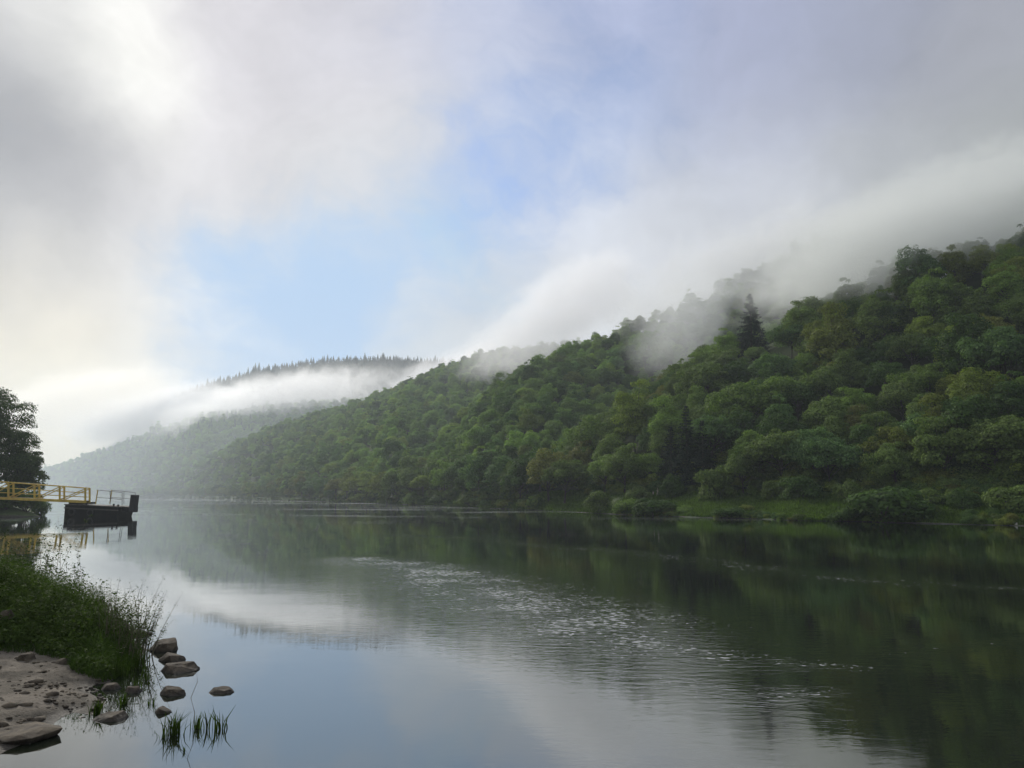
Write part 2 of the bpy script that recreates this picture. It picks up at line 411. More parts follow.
# ------------------------------------------------------------------ trees
def leaf_quads(C, N, size, rg, aspect=0.62):
    n = len(C)
    N = N / (np.linalg.norm(N, axis=1, keepdims=True) + 1e-9)
    T = rg.normal(size=(n, 3)); T -= (T * N).sum(1, keepdims=True) * N; T /= np.linalg.norm(T, axis=1, keepdims=True) + 1e-9
    B = np.cross(N, T)
    s = np.asarray(size).reshape(-1, 1) * np.ones((n, 1))
    V = np.stack([C + T * s, C + B * s * aspect + N * s * .15, C - T * s * .9, C - B * s * aspect + N * s * .15], 1).reshape(-1, 3)
    return V, np.arange(4 * n)
def lobes_crown(seed, rx, rz, cz, nl, lr, nleaf, ls, low=-0.75, droop=0.0, taper=0.0):
    """leaf cloud of many lobes; returns V, F, lobe centres"""
    rg = np.random.default_rng(seed)
    L = []
    for k in range(nl):
        for _ in range(20):
            dv = rg.normal(size=3); dv /= np.linalg.norm(dv)
            if dv[2] > low: break
        rr = rg.uniform(0.38, 0.98)
        zf = dv[2] * rr
        sh = 1 - taper * max(0, zf)
        c = np.array([dv[0] * rx * rr * sh, dv[1] * rx * rr * sh, cz + zf * rz])
        L.append((c, lr * (1.35 - .75 * rr) * rg.uniform(0.6, 1.5) * (1 - .3 * taper * max(0, zf))))
    for k in range(max(3, nl // 5)):
        dv = rg.normal(size=3) * 0.3
        L.append((np.array([dv[0] * rx, dv[1] * rx, cz + dv[2] * rz]), lr * 1.3))
    Cs, Ns, Ss = [], [], []
    tot = sum(r * r for _, r in L)
    for c, r in L:
        sq = rg.uniform(.55, 1.05)
        n = int(nleaf * r * r / tot)
        dv = rg.normal(size=(n, 3)); dv /= np.linalg.norm(dv, axis=1, keepdims=True)
        dv[:, 2] = np.where(dv[:, 2] < -0.4, -dv[:, 2], dv[:, 2])
        # uneven lobes: little twig bumps
        b = np.sin(dv[:, 0] * 7 + c[0] * 3) * np.sin(dv[:, 1] * 8 + c[1] * 5) * np.sin(dv[:, 2] * 6 + c[2])
        rad = r * (1 + 0.30 * b + rg.normal(size=n) * 0.07) * np.where(rg.random(n) < 0.22, rg.uniform(0.5, 1.0, n), 1)
        p = c + dv * rad[:, None] * np.array([1.08, 1.08, sq])
        if droop: p[:, 2] -= droop * rg.random(n) ** 2 * r * np.clip(np.hypot(p[:, 0], p[:, 1]) / rx, 0, 1.3)
        keep = np.ones(n, bool)
        for c2, r2 in L:
            if c2 is c: continue
            keep &= (((p - c2) / np.array([1, 1, .78])) ** 2).sum(1) > (0.62 * r2) ** 2
        p, dv = p[keep], dv[keep]
        Cs.append(p); Ns.append(dv * 1.0 + rg.normal(size=dv.shape) * 0.30 + np.array([0, 0, .12])); Ss.append(ls * rg.uniform(0.6, 1.35, len(p)))
    C = np.concatenate(Cs); N = np.concatenate(Ns); S = np.concatenate(Ss)
    V, Fq = leaf_quads(C, N, S, rg)
    return V, Fq, L
def limb_trunk(L, h, r0, seed, cz):
    rg = random.Random(seed); mb = MB()
    top = Vector((rg.uniform(-.3, .3), rg.uniform(-.3, .3), cz + (h - cz) * 0.45))
    spine = [Vector((0, 0, -0.5)), Vector((rg.uniform(-.1, .1), rg.uniform(-.1, .1), h * .12)), Vector((rg.uniform(-.25, .25), rg.uniform(-.25, .25), h * .35)), top]
    mb.tube(spine, [r0 * 1.35, r0, r0 * .75, r0 * .18], 8)
    for c, r in L[:16]:
        z0 = rg.uniform(.22, .6) * h
        f = min(1, max(0, (z0 - spine[1].z) / (top.z - spine[1].z + 1e-6)))
        st = spine[1].lerp(top, f); en = Vector(c)
        md = st.lerp(en, .5) + Vector((rg.uniform(-.2, .2), rg.uniform(-.2, .2), -.15))
        mb.tube([st, md, en], [r0 * .36, r0 * .22, r0 * .06], 5, cap=False)
    return mb

def make_tree(kind, seed):
    P = dict(
        round=dict(rx=3.2, rz=3.2, cz=4.6, nl=34, lr=0.98, nleaf=11500, ls=0.145),
        broad=dict(rx=4.0, rz=2.7, cz=4.3, nl=40, lr=1.0, nleaf=12500, ls=0.145, low=-.5),
        tall=dict(rx=2.5, rz=4.6, cz=5.3, nl=38, lr=.9, nleaf=11500, ls=0.135, taper=.35),
        feathery=dict(rx=3.0, rz=3.8, cz=4.8, nl=44, lr=0.75, nleaf=11000, ls=0.125, droop=.9, taper=.2),
    )[kind]
    V, Fq, L = lobes_crown(seed, **P)
    h = P['cz'] + P['rz']
    root = empty('broadleaf_tree', (0, 0, 0))
    limb_trunk(L, h, 0.17, seed, P['cz']).build('trunk', M_BARK, root, smooth=True)
    link('crown', np_mesh('crown', V, Fq, 4), M_LEAF, root)
    return root, h, P['rx']
def make_spruce(seed, h=15.0, rb=2.9, name='spruce_tree'):
    rg = np.random.default_rng(seed); C, N, S = [], [], []
    mb = MB(); mb.tube([(0, 0, -.5), (0, 0, h * .5), (0, 0, h * .99)], [.24, .14, .02], 8)
    z = h * .10
    while z < h * .985:
        f = 1 - z / h
        rr = rb * (f ** 0.85) * (1.0 if f < .8 else 1.0) + .12
        nb = int(6 + 6 * f)
        for k in range(nb):
            an = rg.uniform(0, 6.283); ln = rr * rg.uniform(.55, 1.2)
            n = int(26 + 75 * ln / rb)
            t_ = rg.random(n) ** .6
            x = t_ * ln; side = rg.normal(size=n) * (0.30 * ln * (1 - t_ * .75) * .55 + .05)
            zz = z + .12 * ln - (x ** 1.2) * .28 + (t_ ** 4) * .25 - abs(rg.normal(size=n)) * (.14 + .12 * f) 
            C.append(np.stack([math.cos(an) * x - math.sin(an) * side, math.sin(an) * x + math.cos(an) * side, zz], 1))
            nn = rg.normal(size=(n, 3)) * .5; nn[:, 2] += .9; nn[:, 0] += math.cos(an) * .35; nn[:, 1] += math.sin(an) * .35
            N.append(nn); S.append(rg.uniform(.10, .2, n) * (.6 + .5 * f))
        z += h * .026 * rg.uniform(.7, 1.35)
    V, Fq = leaf_quads(np.concatenate(C), np.concatenate(N), np.concatenate(S), rg, .45)
    root = empty(name, (0, 0, 0))
    mb.build('trunk', M_BARK, root, smooth=True)
    link('crown', np_mesh('crown', V, Fq, 4), M_NEEDLE, root)
    return root
def make_shrub(seed, flat=0.75, ls=0.10, n=5200):
    V, Fq, L = lobes_crown(seed, 1.55, 1.15 * flat / .75, 0.75, 16, 0.62, n, ls, low=-.3)
    root = empty('shrub', (0, 0, 0))
    rg = random.Random(seed); mb = MB()
    for c, r in L[:9]:
        mb.tube([(rg.uniform(-.15, .15), rg.uniform(-.15, .15), -.3), (c[0] * .5, c[1] * .5, c[2] * .6), tuple(c)], [.05, .035, .012], 5, cap=False)
    mb.build('stem', M_BARK, root)
    link('foliage', np_mesh('foliage', V, Fq, 4), M_LEAF, root)
    return root

protos = []
for i, k in enumerate(['round', 'broad', 'tall', 'feathery', 'round', 'broad', 'tall', 'feathery', 'round', 'tall', 'feathery', 'broad']):
    r_, h_, rx_ = make_tree(k, 100 + i); protos.append([r_, k, h_, rx_, False])
def take(p):
    """first use moves the original, later uses copy it and its parts"""
    if not p[-1]:
        p[-1] = True; return p[0]
    return copy_tree(p[0])
def set_tint(o, c):
    for ch in o.children:
        if ch.name.split('.')[0] in ('crown', 'foliage'): ch['tint'] = [float(k) for k in c]
    
TINTS = {'mid green': (1.0, 1.0, 1.0), 'bright green': (1.22, 1.30, 1.05), 'dark green': (.50, .62, .58), 'olive': (1.35, 1.12, .85),
         'brownish': (1.25, .92, .85), 'yellowish green': (1.5, 1.38, .9), 'bluish green': (.8, .95, 1.15)}
TN = list(TINTS); TP = np.array([.34, .20, .18, .08, .06, .06, .08])
def scatter(h, sp, a0, a1, vmin=0.0, vmax=1.08, jit=0.38, seed=0, ymax=None):
    rg = np.random.default_rng(seed)
    y0 = float(h.yf(np.linspace(a0, a1, 50)).min()); y1 = float(h.yc(np.linspace(a0, a1, 50)).max()) * 1.02
    xs = np.arange(a0 * y1 if a0 < 0 else a0 * y0, a1 * y1, sp); ys = np.arange(y0, y1 * 1.05, sp * .866)
    X, Y = np.meshgrid(xs, ys); X = X + (np.arange(len(ys)) % 2)[:, None] * sp * .5
    X = X + rg.uniform(-jit, jit, X.shape) * sp; Y = Y + rg.uniform(-jit, jit, X.shape) * sp
    X, Y = X.ravel(), Y.ravel(); a = X / Y; v = h.v(a, Y)
    k = (a > a0) & (a < a1) & (v > vmin) & (v < vmax)
    X, Y, a, v = X[k], Y[k], a[k], v[k]
    return X, Y, h.z(a, Y), a, v, rg
def pix(X, Y, Z):
    dz = Z - CAM_H; zc = Y * CP + dz * SP; yc = -Y * SP + dz * CP
    return 512 + F * X / zc, 384 - F * yc / zc

ALLT = []      # every countable broadleaf tree: dict
# the forest on the near hill
X, Y, Z, a, v, rg = scatter(H1, 4.5, A(512), A(1075), 0.0, 1.06, seed=21)
tnoise = fbm(X, Y, 0.09, 31)
for i in range(len(X)):
    big_ = 1.38 if (rg.random() < .2 and v[i] < .8) else 1.0
    p_ = TP.copy()
    if tnoise[i] > .5: p_[3:6] *= 2.2
    if tnoise[i] < -.5: p_[2] *= 2.2; p_[6] *= 2
    p_ /= p_.sum()
    ALLT.append(dict(x=X[i], y=Y[i], z=Z[i] - .4, s=rg.uniform(.56, 1.0 if v[i] < .8 else .86) * big_, k=int(rg.integers(len(protos))), t=TN[rg.choice(7, p=p_)], zone='slope', v=v[i]))
# rows along the shore beyond the meadow (px 500 .. 200)
def zone_row(px0, px1, sp, depth_off, smin, smax, zone, seed):
    rg = np.random.default_rng(seed); px = px0
    while px > px1:
        a_ = A(px); Ys = float(y_shore(a_)); Y_ = Ys + depth_off + rg.uniform(-1.2, 1.6)
        p = TP / TP.sum()
        ALLT.append(dict(x=a_ * Y_, y=Y_, z=float(bank_z(a_, Y_)) - .3, s=rg.uniform(smin, smax), k=int(rg.integers(len(protos))), t=TN[rg.choice(7, p=p)], zone=zone, v=0.0))
        px -= sp * F / Y_ * rg.uniform(.7, 1.3)
zone_row(548, 300, 3.8, 3.2, .74, 1.18, 'shore', 41)
zone_row(540, 400, 5.5, 9.0, .95, 1.35, 'second row', 42)
# foot of the near hill, behind the meadow
zone_row(1060, 560, 5.4, 12.0, .70, 1.05, 'meadow edge', 43)
# single trees one can pick out
SPECIAL = [  # px, base py, top py, width px, kind index, tint, label
 (564, 508.5, 458, 52, 1, 'mid green', 'small round tree with a visible dark trunk standing alone on the waterside grass'),
 (604, 500, 452, 46, 4, 'bright green', 'bushy light green tree just behind and beside the lone waterside tree'),
 (646, 497, 398, 56, 3, 'yellowish green', 'tall feathery pale green tree beside the black spruces at the meadow edge'),
 (500, 505, 455, 34, 6, 'bluish green', 'slim bluish green tree on the bank before the meadow begins'),
]
for px, pb, pt, wd, k, tn, lab in SPECIAL:
    zb = 1.0
    g = gr(px, pb, 0.0) if pb > 503 else None
    a_ = A(px)
    Y_ = float(y_shore(a_)) + (5 if pb > 503 else 11)
    zb = float(bank_z(a_, Y_)); zt = at(px, pt, Y_).z
    s = (zt - zb) / protos[k][2]; sx = wd / F * Y_ / 2 / protos[k][3] / 1.08
    ALLT.append(dict(x=a_ * Y_, y=Y_, z=zb - .15, s=s, sx=sx, k=k, t=tn, zone='special', v=0, lab=lab))
SPEC_PX = [(t_['x'], t_['y']) for t_ in ALLT if t_['zone'] == 'special']
ALLT = [t_ for t_ in ALLT if t_['zone'] == 'special' or all(math.hypot(t_['x'] - q[0], t_['y'] - q[1]) > 3.2 for q in SPEC_PX)]
# spruces
spr = [make_spruce(5), make_spruce(6), make_spruce(8, 15.0, 2.5)]
sprp = [[r_, False] for r_ in spr]
SPR = [ # px, top py, base Y, height m, radius scale, label
 (758, 292, None, 0, 'tall dark spruce towering alone above the broadleaf crowns on the hillside'),
 (688, 402, 1, 1, 'black spruce with the pointed top at the meadow edge beside the pale feathery tree'),
 (704, 418, 1, 2, 'narrow black spruce close behind the dark round shrub on the meadow'),
 (672, 424, 1, 2, 'shorter black spruce tucked against the pale feathery tree'),
]
SPXY = []
for px, pt, edge, var, lab in SPR:
    a_ = A(px)
    if edge is None:
        Y_ = 141.0; zb = float(H1.z(a_, Y_)); 
    else:
        Y_ = float(y_foot(a_)) + .8; zb = float(H1.z(a_, Y_))
    zt = at(px, pt, Y_).z
    o = take(sprp[var]); hh = zt - zb
    o.location = (a_ * Y_, Y_, zb - .2); s = hh / 15.0; o.scale = (max(.95, s), max(.95, s), s); o.rotation_euler.z = px
    if edge is None: o.scale = (1.3, 1.3, s)
    tag(o, lab, 'spruce tree', 'dark spruces on the near hill'); set_tint(o, (1, 1, 1))
    SPXY.append((o.location.x, o.location.y))
ALLT = [t_ for t_ in ALLT if all(math.hypot(t_['x'] - q[0], t_['y'] - q[1]) > (3.0 if q[1] > 120 else 3.6) for q in SPXY)]
def hides_spruce(t_):
    px_, py_ = pix(t_['x'], t_['y'], t_['z'] + protos[t_['k']][2] * t_['s'])
    return t_['y'] > 105 and ((abs(px_ - 758) < 26 and py_ < 345) or (abs(px_ - 745) < 45 and py_ < 318))
ALLT = [t_ for t_ in ALLT if not hides_spruce(t_)]
for t_ in ALLT:
    t_['h'] = protos[t_['k']][2] * t_['s']
    t_['px'], t_['py'] = [float(q) for q in pix(t_['x'], t_['y'], t_['z'] + t_['h'] * .7)]
    t_['size'] = t_['s'] / t_['y']
vis = [t_ for t_ in ALLT if -25 < t_['px'] < 1050]
vis.sort(key=lambda t_: (t_['zone'] != 'special', -t_['size']))
IND, REST = vis[:300], vis[300:]
print('individual trees', len(IND), 'rest', len(REST))

# labels that single a tree out: landmark column, tier, then order in the cell
COLS = [(0, 330, 'far downstream shore'), (330, 400, 'downstream shore'), (400, 455, 'shore past the meadow'), (455, 520, 'shore beside the meadow tip'), (520, 590, 'lone waterside tree'), (590, 665, 'pale feathery tree'),
        (665, 735, 'black spruces'), (735, 790, 'tall hillside spruce'), (790, 850, 'open meadow strip'), (850, 925, 'large waterside shrub'), (925, 985, 'shore past the large shrub'), (985, 1100, 'pale shore stones')]
def tier(t_):
    if t_['zone'] in ('shore', 'meadow edge'): return 'first row'
    if t_['zone'] == 'second row': return 'second row'
    return ['lower slope', 'middle slope', 'upper slope', 'ridge'][min(3, max(0, int(t_['v'] * 3.6)))]
ORD = ['leftmost', 'second', 'third', 'fourth', 'fifth', 'sixth', 'seventh', 'eighth', 'ninth', 'tenth', 'eleventh', 'twelfth', 'thirteenth', 'fourteenth', 'fifteenth', 'sixteenth']
SH = {'round': 'round', 'broad': 'spreading', 'tall': 'tall', 'feathery': 'feathery'}
cells = {}
for t_ in IND:
    c_ = next((n for lo, hi, n in COLS if lo <= t_['px'] < hi), COLS[-1][2] if t_['px'] > 1000 else COLS[0][2])
    key = (tier(t_), c_, t_['t'], SH[protos[t_['k']][1]])
    cells.setdefault(key, []).append(t_)
for (ti, c_, tn, sh), lst in cells.items():
    lst.sort(key=lambda q: q['px'])
    for n, t_ in enumerate(lst):
        if 'lab' in t_: continue
        pre = 'on the ' + ti if 'row' not in ti else 'in the ' + ti
        rel = ('along the ' if 'shore' in c_ or 'strip' in c_ else 'above the ') + c_
        if ti not in ('first row', 'second row') and 'above' not in rel: rel = rel.replace('along', 'above')
        o_ = '' if len(lst) == 1 else (ORD[n] + (' from left ' if n else ' '))
        lb = f"{o_}{tn} {sh} tree {pre} {rel}"
        for cut in (' on the ', ' along the ', ' above the '):
            if len(lb.split()) > 16: lb = lb.replace(cut, cut.replace('the ', ''), 1)
        t_['lab'] = lb
def place(t_):
    o = take(protos[t_['k']])
    sx = t_.get('sx', t_['s'])
    o.location = (t_['x'], t_['y'], t_['z']); o.rotation_euler = (random.uniform(-.11, .11), random.uniform(-.11, .11), random.uniform(0, 6.28))
    q = random.uniform(.84, 1.18)
    o.scale = (sx * q, sx / q, t_['s'])
    c = TINTS[t_['t']]; b = random.uniform(.85, 1.15)
    set_tint(o, [k * b for k in c])
    tag(o, t_['lab'], 'tree', 'broadleaf trees on the near hill and along the far shore')
    return o
seen_k = set()
for t_ in IND: place(t_); seen_k.add(t_['k'])
for k, p in enumerate(protos):
    if not p[-1]:
        for o in list(p[0].children): bpy.data.objects.remove(o)
        bpy.data.objects.remove(p[0])
crown_src = [next(ch for ch in p[0].children if ch.name.startswith('crown')) for k, p in enumerate(protos) if p[-1]]
spr_src = [next(ch for ch in r_.children if ch.name.startswith('crown')) for r_ in spr]

# ---- the forest further off: one object, instances of the same crowns on points
def forest(name, rows, sources, material_floor=None, label=None, cat='forest'):
    P = np.array([r_[:3] for r_ in rows], np.float32); n = len(P)
    me = bpy.data.meshes.new(name); me.vertices.add(n); me.vertices.foreach_set('co', P.ravel())
    for nm, ty, vals in (('vidx', 'INT', [int(r_[3]) for r_ in rows]), ('rotz', 'FLOAT', [r_[4] for r_ in rows])):
        at_ = me.attributes.new(nm, ty, 'POINT'); at_.data.foreach_set('value', vals)
    at_ = me.attributes.new('siz', 'FLOAT_VECTOR', 'POINT'); at_.data.foreach_set('vector', np.array([r_[5] for r_ in rows], np.float32).ravel())
    at_ = me.attributes.new('tint', 'FLOAT_VECTOR', 'POINT'); at_.data.foreach_set('vector', np.array([r_[6] for r_ in rows], np.float32).ravel())
    o = link(name, me)
    ng = bpy.data.node_groups.new(name, 'GeometryNodeTree')
    ng.interface.new_socket('Geometry', in_out='INPUT', socket_type='NodeSocketGeometry')
    ng.interface.new_socket('Geometry', in_out='OUTPUT', socket_type='NodeSocketGeometry')
    gi = ng.nodes.new('NodeGroupInput'); go = ng.nodes.new('NodeGroupOutput')
    jn = ng.nodes.new('GeometryNodeJoinGeometry')
    for s_ in reversed(sources):
        oi = ng.nodes.new('GeometryNodeObjectInfo'); oi.transform_space = 'ORIGINAL'
        oi.inputs['Object'].default_value = s_; oi.inputs['As Instance'].default_value = True
        ng.links.new(oi.outputs['Geometry'], jn.inputs[0])
    ip = ng.nodes.new('GeometryNodeInstanceOnPoints'); ng.links.new(gi.outputs[0], ip.inputs['Points']); ng.links.new(jn.outputs[0], ip.inputs['Instance'])
    ip.inputs['Pick Instance'].default_value = True
    def attr(nm, ty):
        a_ = ng.nodes.new('GeometryNodeInputNamedAttribute'); a_.data_type = ty; a_.inputs['Name'].default_value = nm; return a_.outputs[0]
    ng.links.new(attr('vidx', 'INT'), ip.inputs['Instance Index'])
    cx = ng.nodes.new('ShaderNodeCombineXYZ'); ng.links.new(attr('rotz', 'FLOAT'), cx.inputs[2])
    ng.links.new(cx.outputs[0], ip.inputs['Rotation'])
    ng.links.new(attr('siz', 'FLOAT_VECTOR'), ip.inputs['Scale'])
    ng.links.new(ip.outputs[0], go.inputs[0])
    md = o.modifiers.new('scatter', 'NODES'); md.node_group = ng
    tag(o, label, cat, kind='stuff')
    return o
rows = []
def add_rows(h, sp, a0, a1, smin, smax, seed, bright=1.0, vmin=0, vmax=1.06, skip=None):
    X, Y, Z, a, v, rg = scatter(h, sp, a0, a1, vmin, vmax, seed=seed)
    tn_ = fbm(X, Y, 6.0 / float(np.median(h.c[1])) , seed + 1)
    for i in range(len(X)):
        if skip is not None and skip(a[i], Y[i], v[i]): continue
        s = rg.uniform(smin * .85, smax) * (1.25 if rg.random() < .12 else 1); p_ = TP.copy(); p_[3] *= .55; p_[4] *= .3; p_[1] *= 1.4
        if tn_[i] > .5: p_[1] *= 2; p_[5] *= 1.5
        if tn_[i] < -.5: p_[2] *= 2; p_[6] *= 2
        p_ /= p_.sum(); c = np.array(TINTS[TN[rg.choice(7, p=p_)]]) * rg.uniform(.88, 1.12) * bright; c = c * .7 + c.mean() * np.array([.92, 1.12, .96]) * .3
        rows.append((X[i], Y[i], Z[i] - .5, int(rg.integers(len(crown_src))), rg.uniform(0, 6.28), (s, s, s * rg.uniform(.9, 1.15)), tuple(c)))
for t_ in REST:
    rows.append((t_['x'], t_['y'], t_['z'], t_['k'] % len(crown_src), random.uniform(0, 6.28), (t_['s'],) * 3, TINTS[t_['t']]))
add_rows(H1, 6.0, A(1075), 1.35, .8, 1.25, 22)
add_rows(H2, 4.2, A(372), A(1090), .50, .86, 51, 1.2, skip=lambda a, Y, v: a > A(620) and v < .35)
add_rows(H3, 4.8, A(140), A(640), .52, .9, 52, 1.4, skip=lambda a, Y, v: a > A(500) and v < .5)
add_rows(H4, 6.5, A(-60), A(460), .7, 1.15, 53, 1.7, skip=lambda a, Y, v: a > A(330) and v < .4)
zr = len(ALLT); zone_row(330, 120, 3.6, 4.0, .6, 1.0, 'x', 44); zone_row(300, 110, 4.2, 12.0, .8, 1.2, 'x', 45)
for t_ in ALLT[zr:]:
    rows.append((t_['x'], t_['y'], t_['z'], t_['k'] % len(crown_src), random.uniform(0, 6.28), (t_['s'],) * 3, TINTS[t_['t']]))
print('far trees', len(rows))
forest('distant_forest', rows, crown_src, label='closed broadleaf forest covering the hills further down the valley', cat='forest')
crow = []
X, Y, Z, a, v, rg = scatter(H5, 4.3, A(40), A(520), .45, 1.05, seed=61)
for i in range(len(X)):
    s = (rg.uniform(.26, .6) if rg.random() > .08 else rg.uniform(.62, .9)) * (1 + .25 * float(fbm(np.array([X[i]]), np.array([Y[i]]), .05, 3)[0]))
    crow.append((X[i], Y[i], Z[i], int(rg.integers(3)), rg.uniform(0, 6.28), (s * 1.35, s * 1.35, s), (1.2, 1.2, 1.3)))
X, Y, Z, a, v, rg = scatter(H4, 9.0, A(120), A(330), .62, 1.04, seed=62)
for i in range(len(X)):
    if rg.random() > .5: continue
    s = rg.uniform(.55, .85)
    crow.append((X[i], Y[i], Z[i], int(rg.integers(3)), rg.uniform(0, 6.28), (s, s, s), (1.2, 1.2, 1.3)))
print('far spruces', len(crow))
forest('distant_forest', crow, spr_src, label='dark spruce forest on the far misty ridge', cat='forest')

# ---- shrubs on the far bank
shrp = [[make_shrub(201), False], [make_shrub(202, .6), False], [make_shrub(203, .95), False], [make_shrub(204, .75), False]]
SHR = [ # px, base py, w px, h px, tint, label
 (598, 511.5, 36, 22, 'mid green', 'rounded shrub on the water edge right beside the lone waterside tree'),
 (628, 513.5, 34, 16, 'bright green', 'light green shrub between two darker waterside shrubs'),
 (655, 515.0, 52, 18, 'dark green', 'wide dark shrub overhanging the water at the meadow start'),
 (674, 497.5, 28, 24, 'dark green', 'dark round shrub standing on the meadow below the black spruces'),
 (714, 501.0, 44, 34, 'mid green', 'big rounded shrub in the middle of the meadow'),
 (731, 518.5, 40, 12, 'dark green', 'low dark flat shrub on the meadow water edge'),
 (746, 512.0, 20, 9, 'olive', 'small olive shrub behind the low flat waterside shrub'),
 (686, 512.5, 22, 8, 'bright green', 'small bright clump on the bank behind the wide dark shrub'),
 (800, 500.0, 46, 26, 'dark green', 'dark shrub at the forest edge behind the open grass strip'),
 (850, 505.0, 34, 26, 'mid green', 'upright shrub at the forest edge behind the largest waterside shrub'),
 (884, 523.5, 100, 38, 'dark green', 'largest waterside shrub, wide and dull green, leaning over the water'),
 (848, 522.5, 40, 16, 'dark green', 'low dark shrub joined to the upstream side of the largest shrub'),
 (930, 507.0, 40, 20, 'mid green', 'rounded shrub on the bank just past the largest waterside shrub'),
 (965, 511.0, 40, 24, 'dark green', 'dark shrub on the low shore before the pale stones'),
 (1010, 513.0, 54, 30, 'mid green', 'large shrub behind the pale shore stones'),
 (536, 508.5, 24, 14, 'bright green', 'small shrub on the shore just before the lone waterside tree'),
 (470, 505.5, 30, 12, 'mid green', 'low wide shrub at the water where the meadow ends'),
 (440, 504.5, 26, 10, 'dark green', 'low dark shrub on the narrow downstream shore'),
 (414, 503.8, 24, 12, 'bright green', 'pale low shrub on the narrow downstream shore'),
 (388, 503.0, 20, 16, 'mid green', 'rounded pale shrub at the foot of the downstream trees'),
 (360, 502.0, 22, 9, 'yellowish green', 'yellowish low shrub furthest down the visible shore'),
 (506, 507.5, 22, 9, 'olive', 'olive low shrub under the slim bluish tree'),
 (776, 499.0, 30, 20, 'mid green', 'small shrub at the forest edge above the grass strip'),
 (640, 499.0, 30, 14, 'mid green', 'low shrub under the pale feathery tree'),
]
for i, (px, pb, wp, hp, tn, lab) in enumerate(SHR):
    a_ = A(px, pb); ys = float(y_shore(a_)); yf = float(y_foot(a_))
    # where this base pixel meets the bank
    best = min(np.linspace(ys + .3, yf + 2, 60), key=lambda Y_: abs(pix(a_ * Y_, Y_, float(bank_z(a_, min(Y_, yf))))[1] - pb))
    Y_ = float(best); zb = float(bank_z(a_, min(Y_, yf)))
    o = take(shrp[i % 4]); sx = wp / F * Y_ / 3.9; sz = hp / F * Y_ / 2.15
    o.location = (a_ * Y_, Y_, zb - .1); o.scale = (sx, sx, sz); o.rotation_euler.z = i * 1.3
    set_tint(o, [k * .92 for k in TINTS[tn]]); tag(o, lab, 'shrub', 'shrubs along the far bank')

# brushwood along the foot of the forest: nobody could count it
und = []
rg = np.random.default_rng(301)
for k in range(1500):
    px = rg.uniform(150, 1100); a_ = A(px); yf = float(y_foot(a_)); ys = float(y_shore(a_))
    if px > 560: Y_ = yf + rg.uniform(-1.2, 6); 
    else: Y_ = ys + rg.uniform(.5, 1.0) * (yf - ys) + rg.uniform(-.5, 2)
    if px < 560 and k % 3 == 0: Y_ = ys + rg.uniform(.8, 2)
    if px > 560 and k % 4 == 1 and fbm(np.array([px]), np.array([0.]), .06, 5)[0] > -.1: Y_ = ys + rg.uniform(.3, 1.2)
    if px > 850 and k % 8 == 0: Y_ = ys + rg.uniform(.2, 1) * (yf - ys)
    if abs(px - 564) < 24 or (670 < px < 850 and ys + 1.3 < Y_ < yf - 1.5): continue
    z_ = float(bank_z(a_, Y_)) if Y_ < yf else float(H1.z(a_, Y_)) if a_ > A(520) else 2.0
    s = rg.uniform(.35, .95) * (1.25 if Y_ > yf + 1 else .8)
    c = np.array(TINTS[TN[rg.choice(7, p=TP / TP.sum())]]) * rg.uniform(.7, 1.1)
    if Y_ < ys + 1.3: s *= .55
    und.append((a_ * Y_, Y_, z_ - .15, int(rg.integers(4)), rg.uniform(0, 6.28), (s, s, s * rg.uniform(.7, 1.3)), tuple(c)))
forest('undergrowth', und, [next(ch for ch in q[0].children if ch.name.startswith('foliage')) for q in shrp], label='tangled green brushwood filling the foot of the forest above the far shore', cat='undergrowth')

# bank grass: many small blades
def blades(P, hgt, wid, rg, lean=0.35, segs=2):
    n = len(P); an = rg.uniform(0, 6.283, n); la = rg.uniform(0, 6.283, n); le = rg.uniform(0, lean, n) * hgt
    sx = np.stack([np.cos(an), np.sin(an), np.zeros(n)], 1) * wid[:, None] * .5
    L = np.stack([np.cos(la), np.sin(la), np.zeros(n)], 1) * le[:, None]
    up = np.array([0, 0, 1.0])
    b = P; m_ = P + L * .35 + up * hgt[:, None] * .6; t_ = P + L * 1.2 + up * hgt[:, None]
    V = np.stack([b - sx, b + sx, m_ + sx * .8, m_ - sx * .8, t_ + sx * .12, t_ - sx * .12], 1).reshape(-1, 3)
    k = np.arange(n)[:, None] * 6
    Fq = (k + np.array([0, 1, 2, 3, 3, 2, 4, 5])).reshape(-1)
    return V, Fq
rg = np.random.default_rng(77)
n = 130000
a_ = rg.uniform(A(330), A(1060), n)
n_keep = rg.random(n) < (y_shore(a_) / 150 + .5)
a_ = a_[n_keep]
tY = rg.uniform(0.03, 1.05, len(a_)); Y_ = y_shore(a_) + tY * (y_foot(a_) - y_shore(a_))
clump = fbm(a_ * Y_, Y_, .7, 4)
P = np.stack([a_ * Y_, Y_, bank_z(a_, Y_) - .03], 1)
h_ = rg.uniform(.18, .5, len(a_)) * (1 + .5 * clump)
V, Fq = blades(P, np.clip(h_, .1, 1), rg.uniform(.08, .2, len(a_)), rg)
g = link('meadow_grass', np_mesh('meadow_grass', V, Fq, 4), M_HERB); g['tint'] = [1.25, 1.2, 1.0]
tag(g, 'green meadow grass on the far river bank', 'grass', kind='stuff')

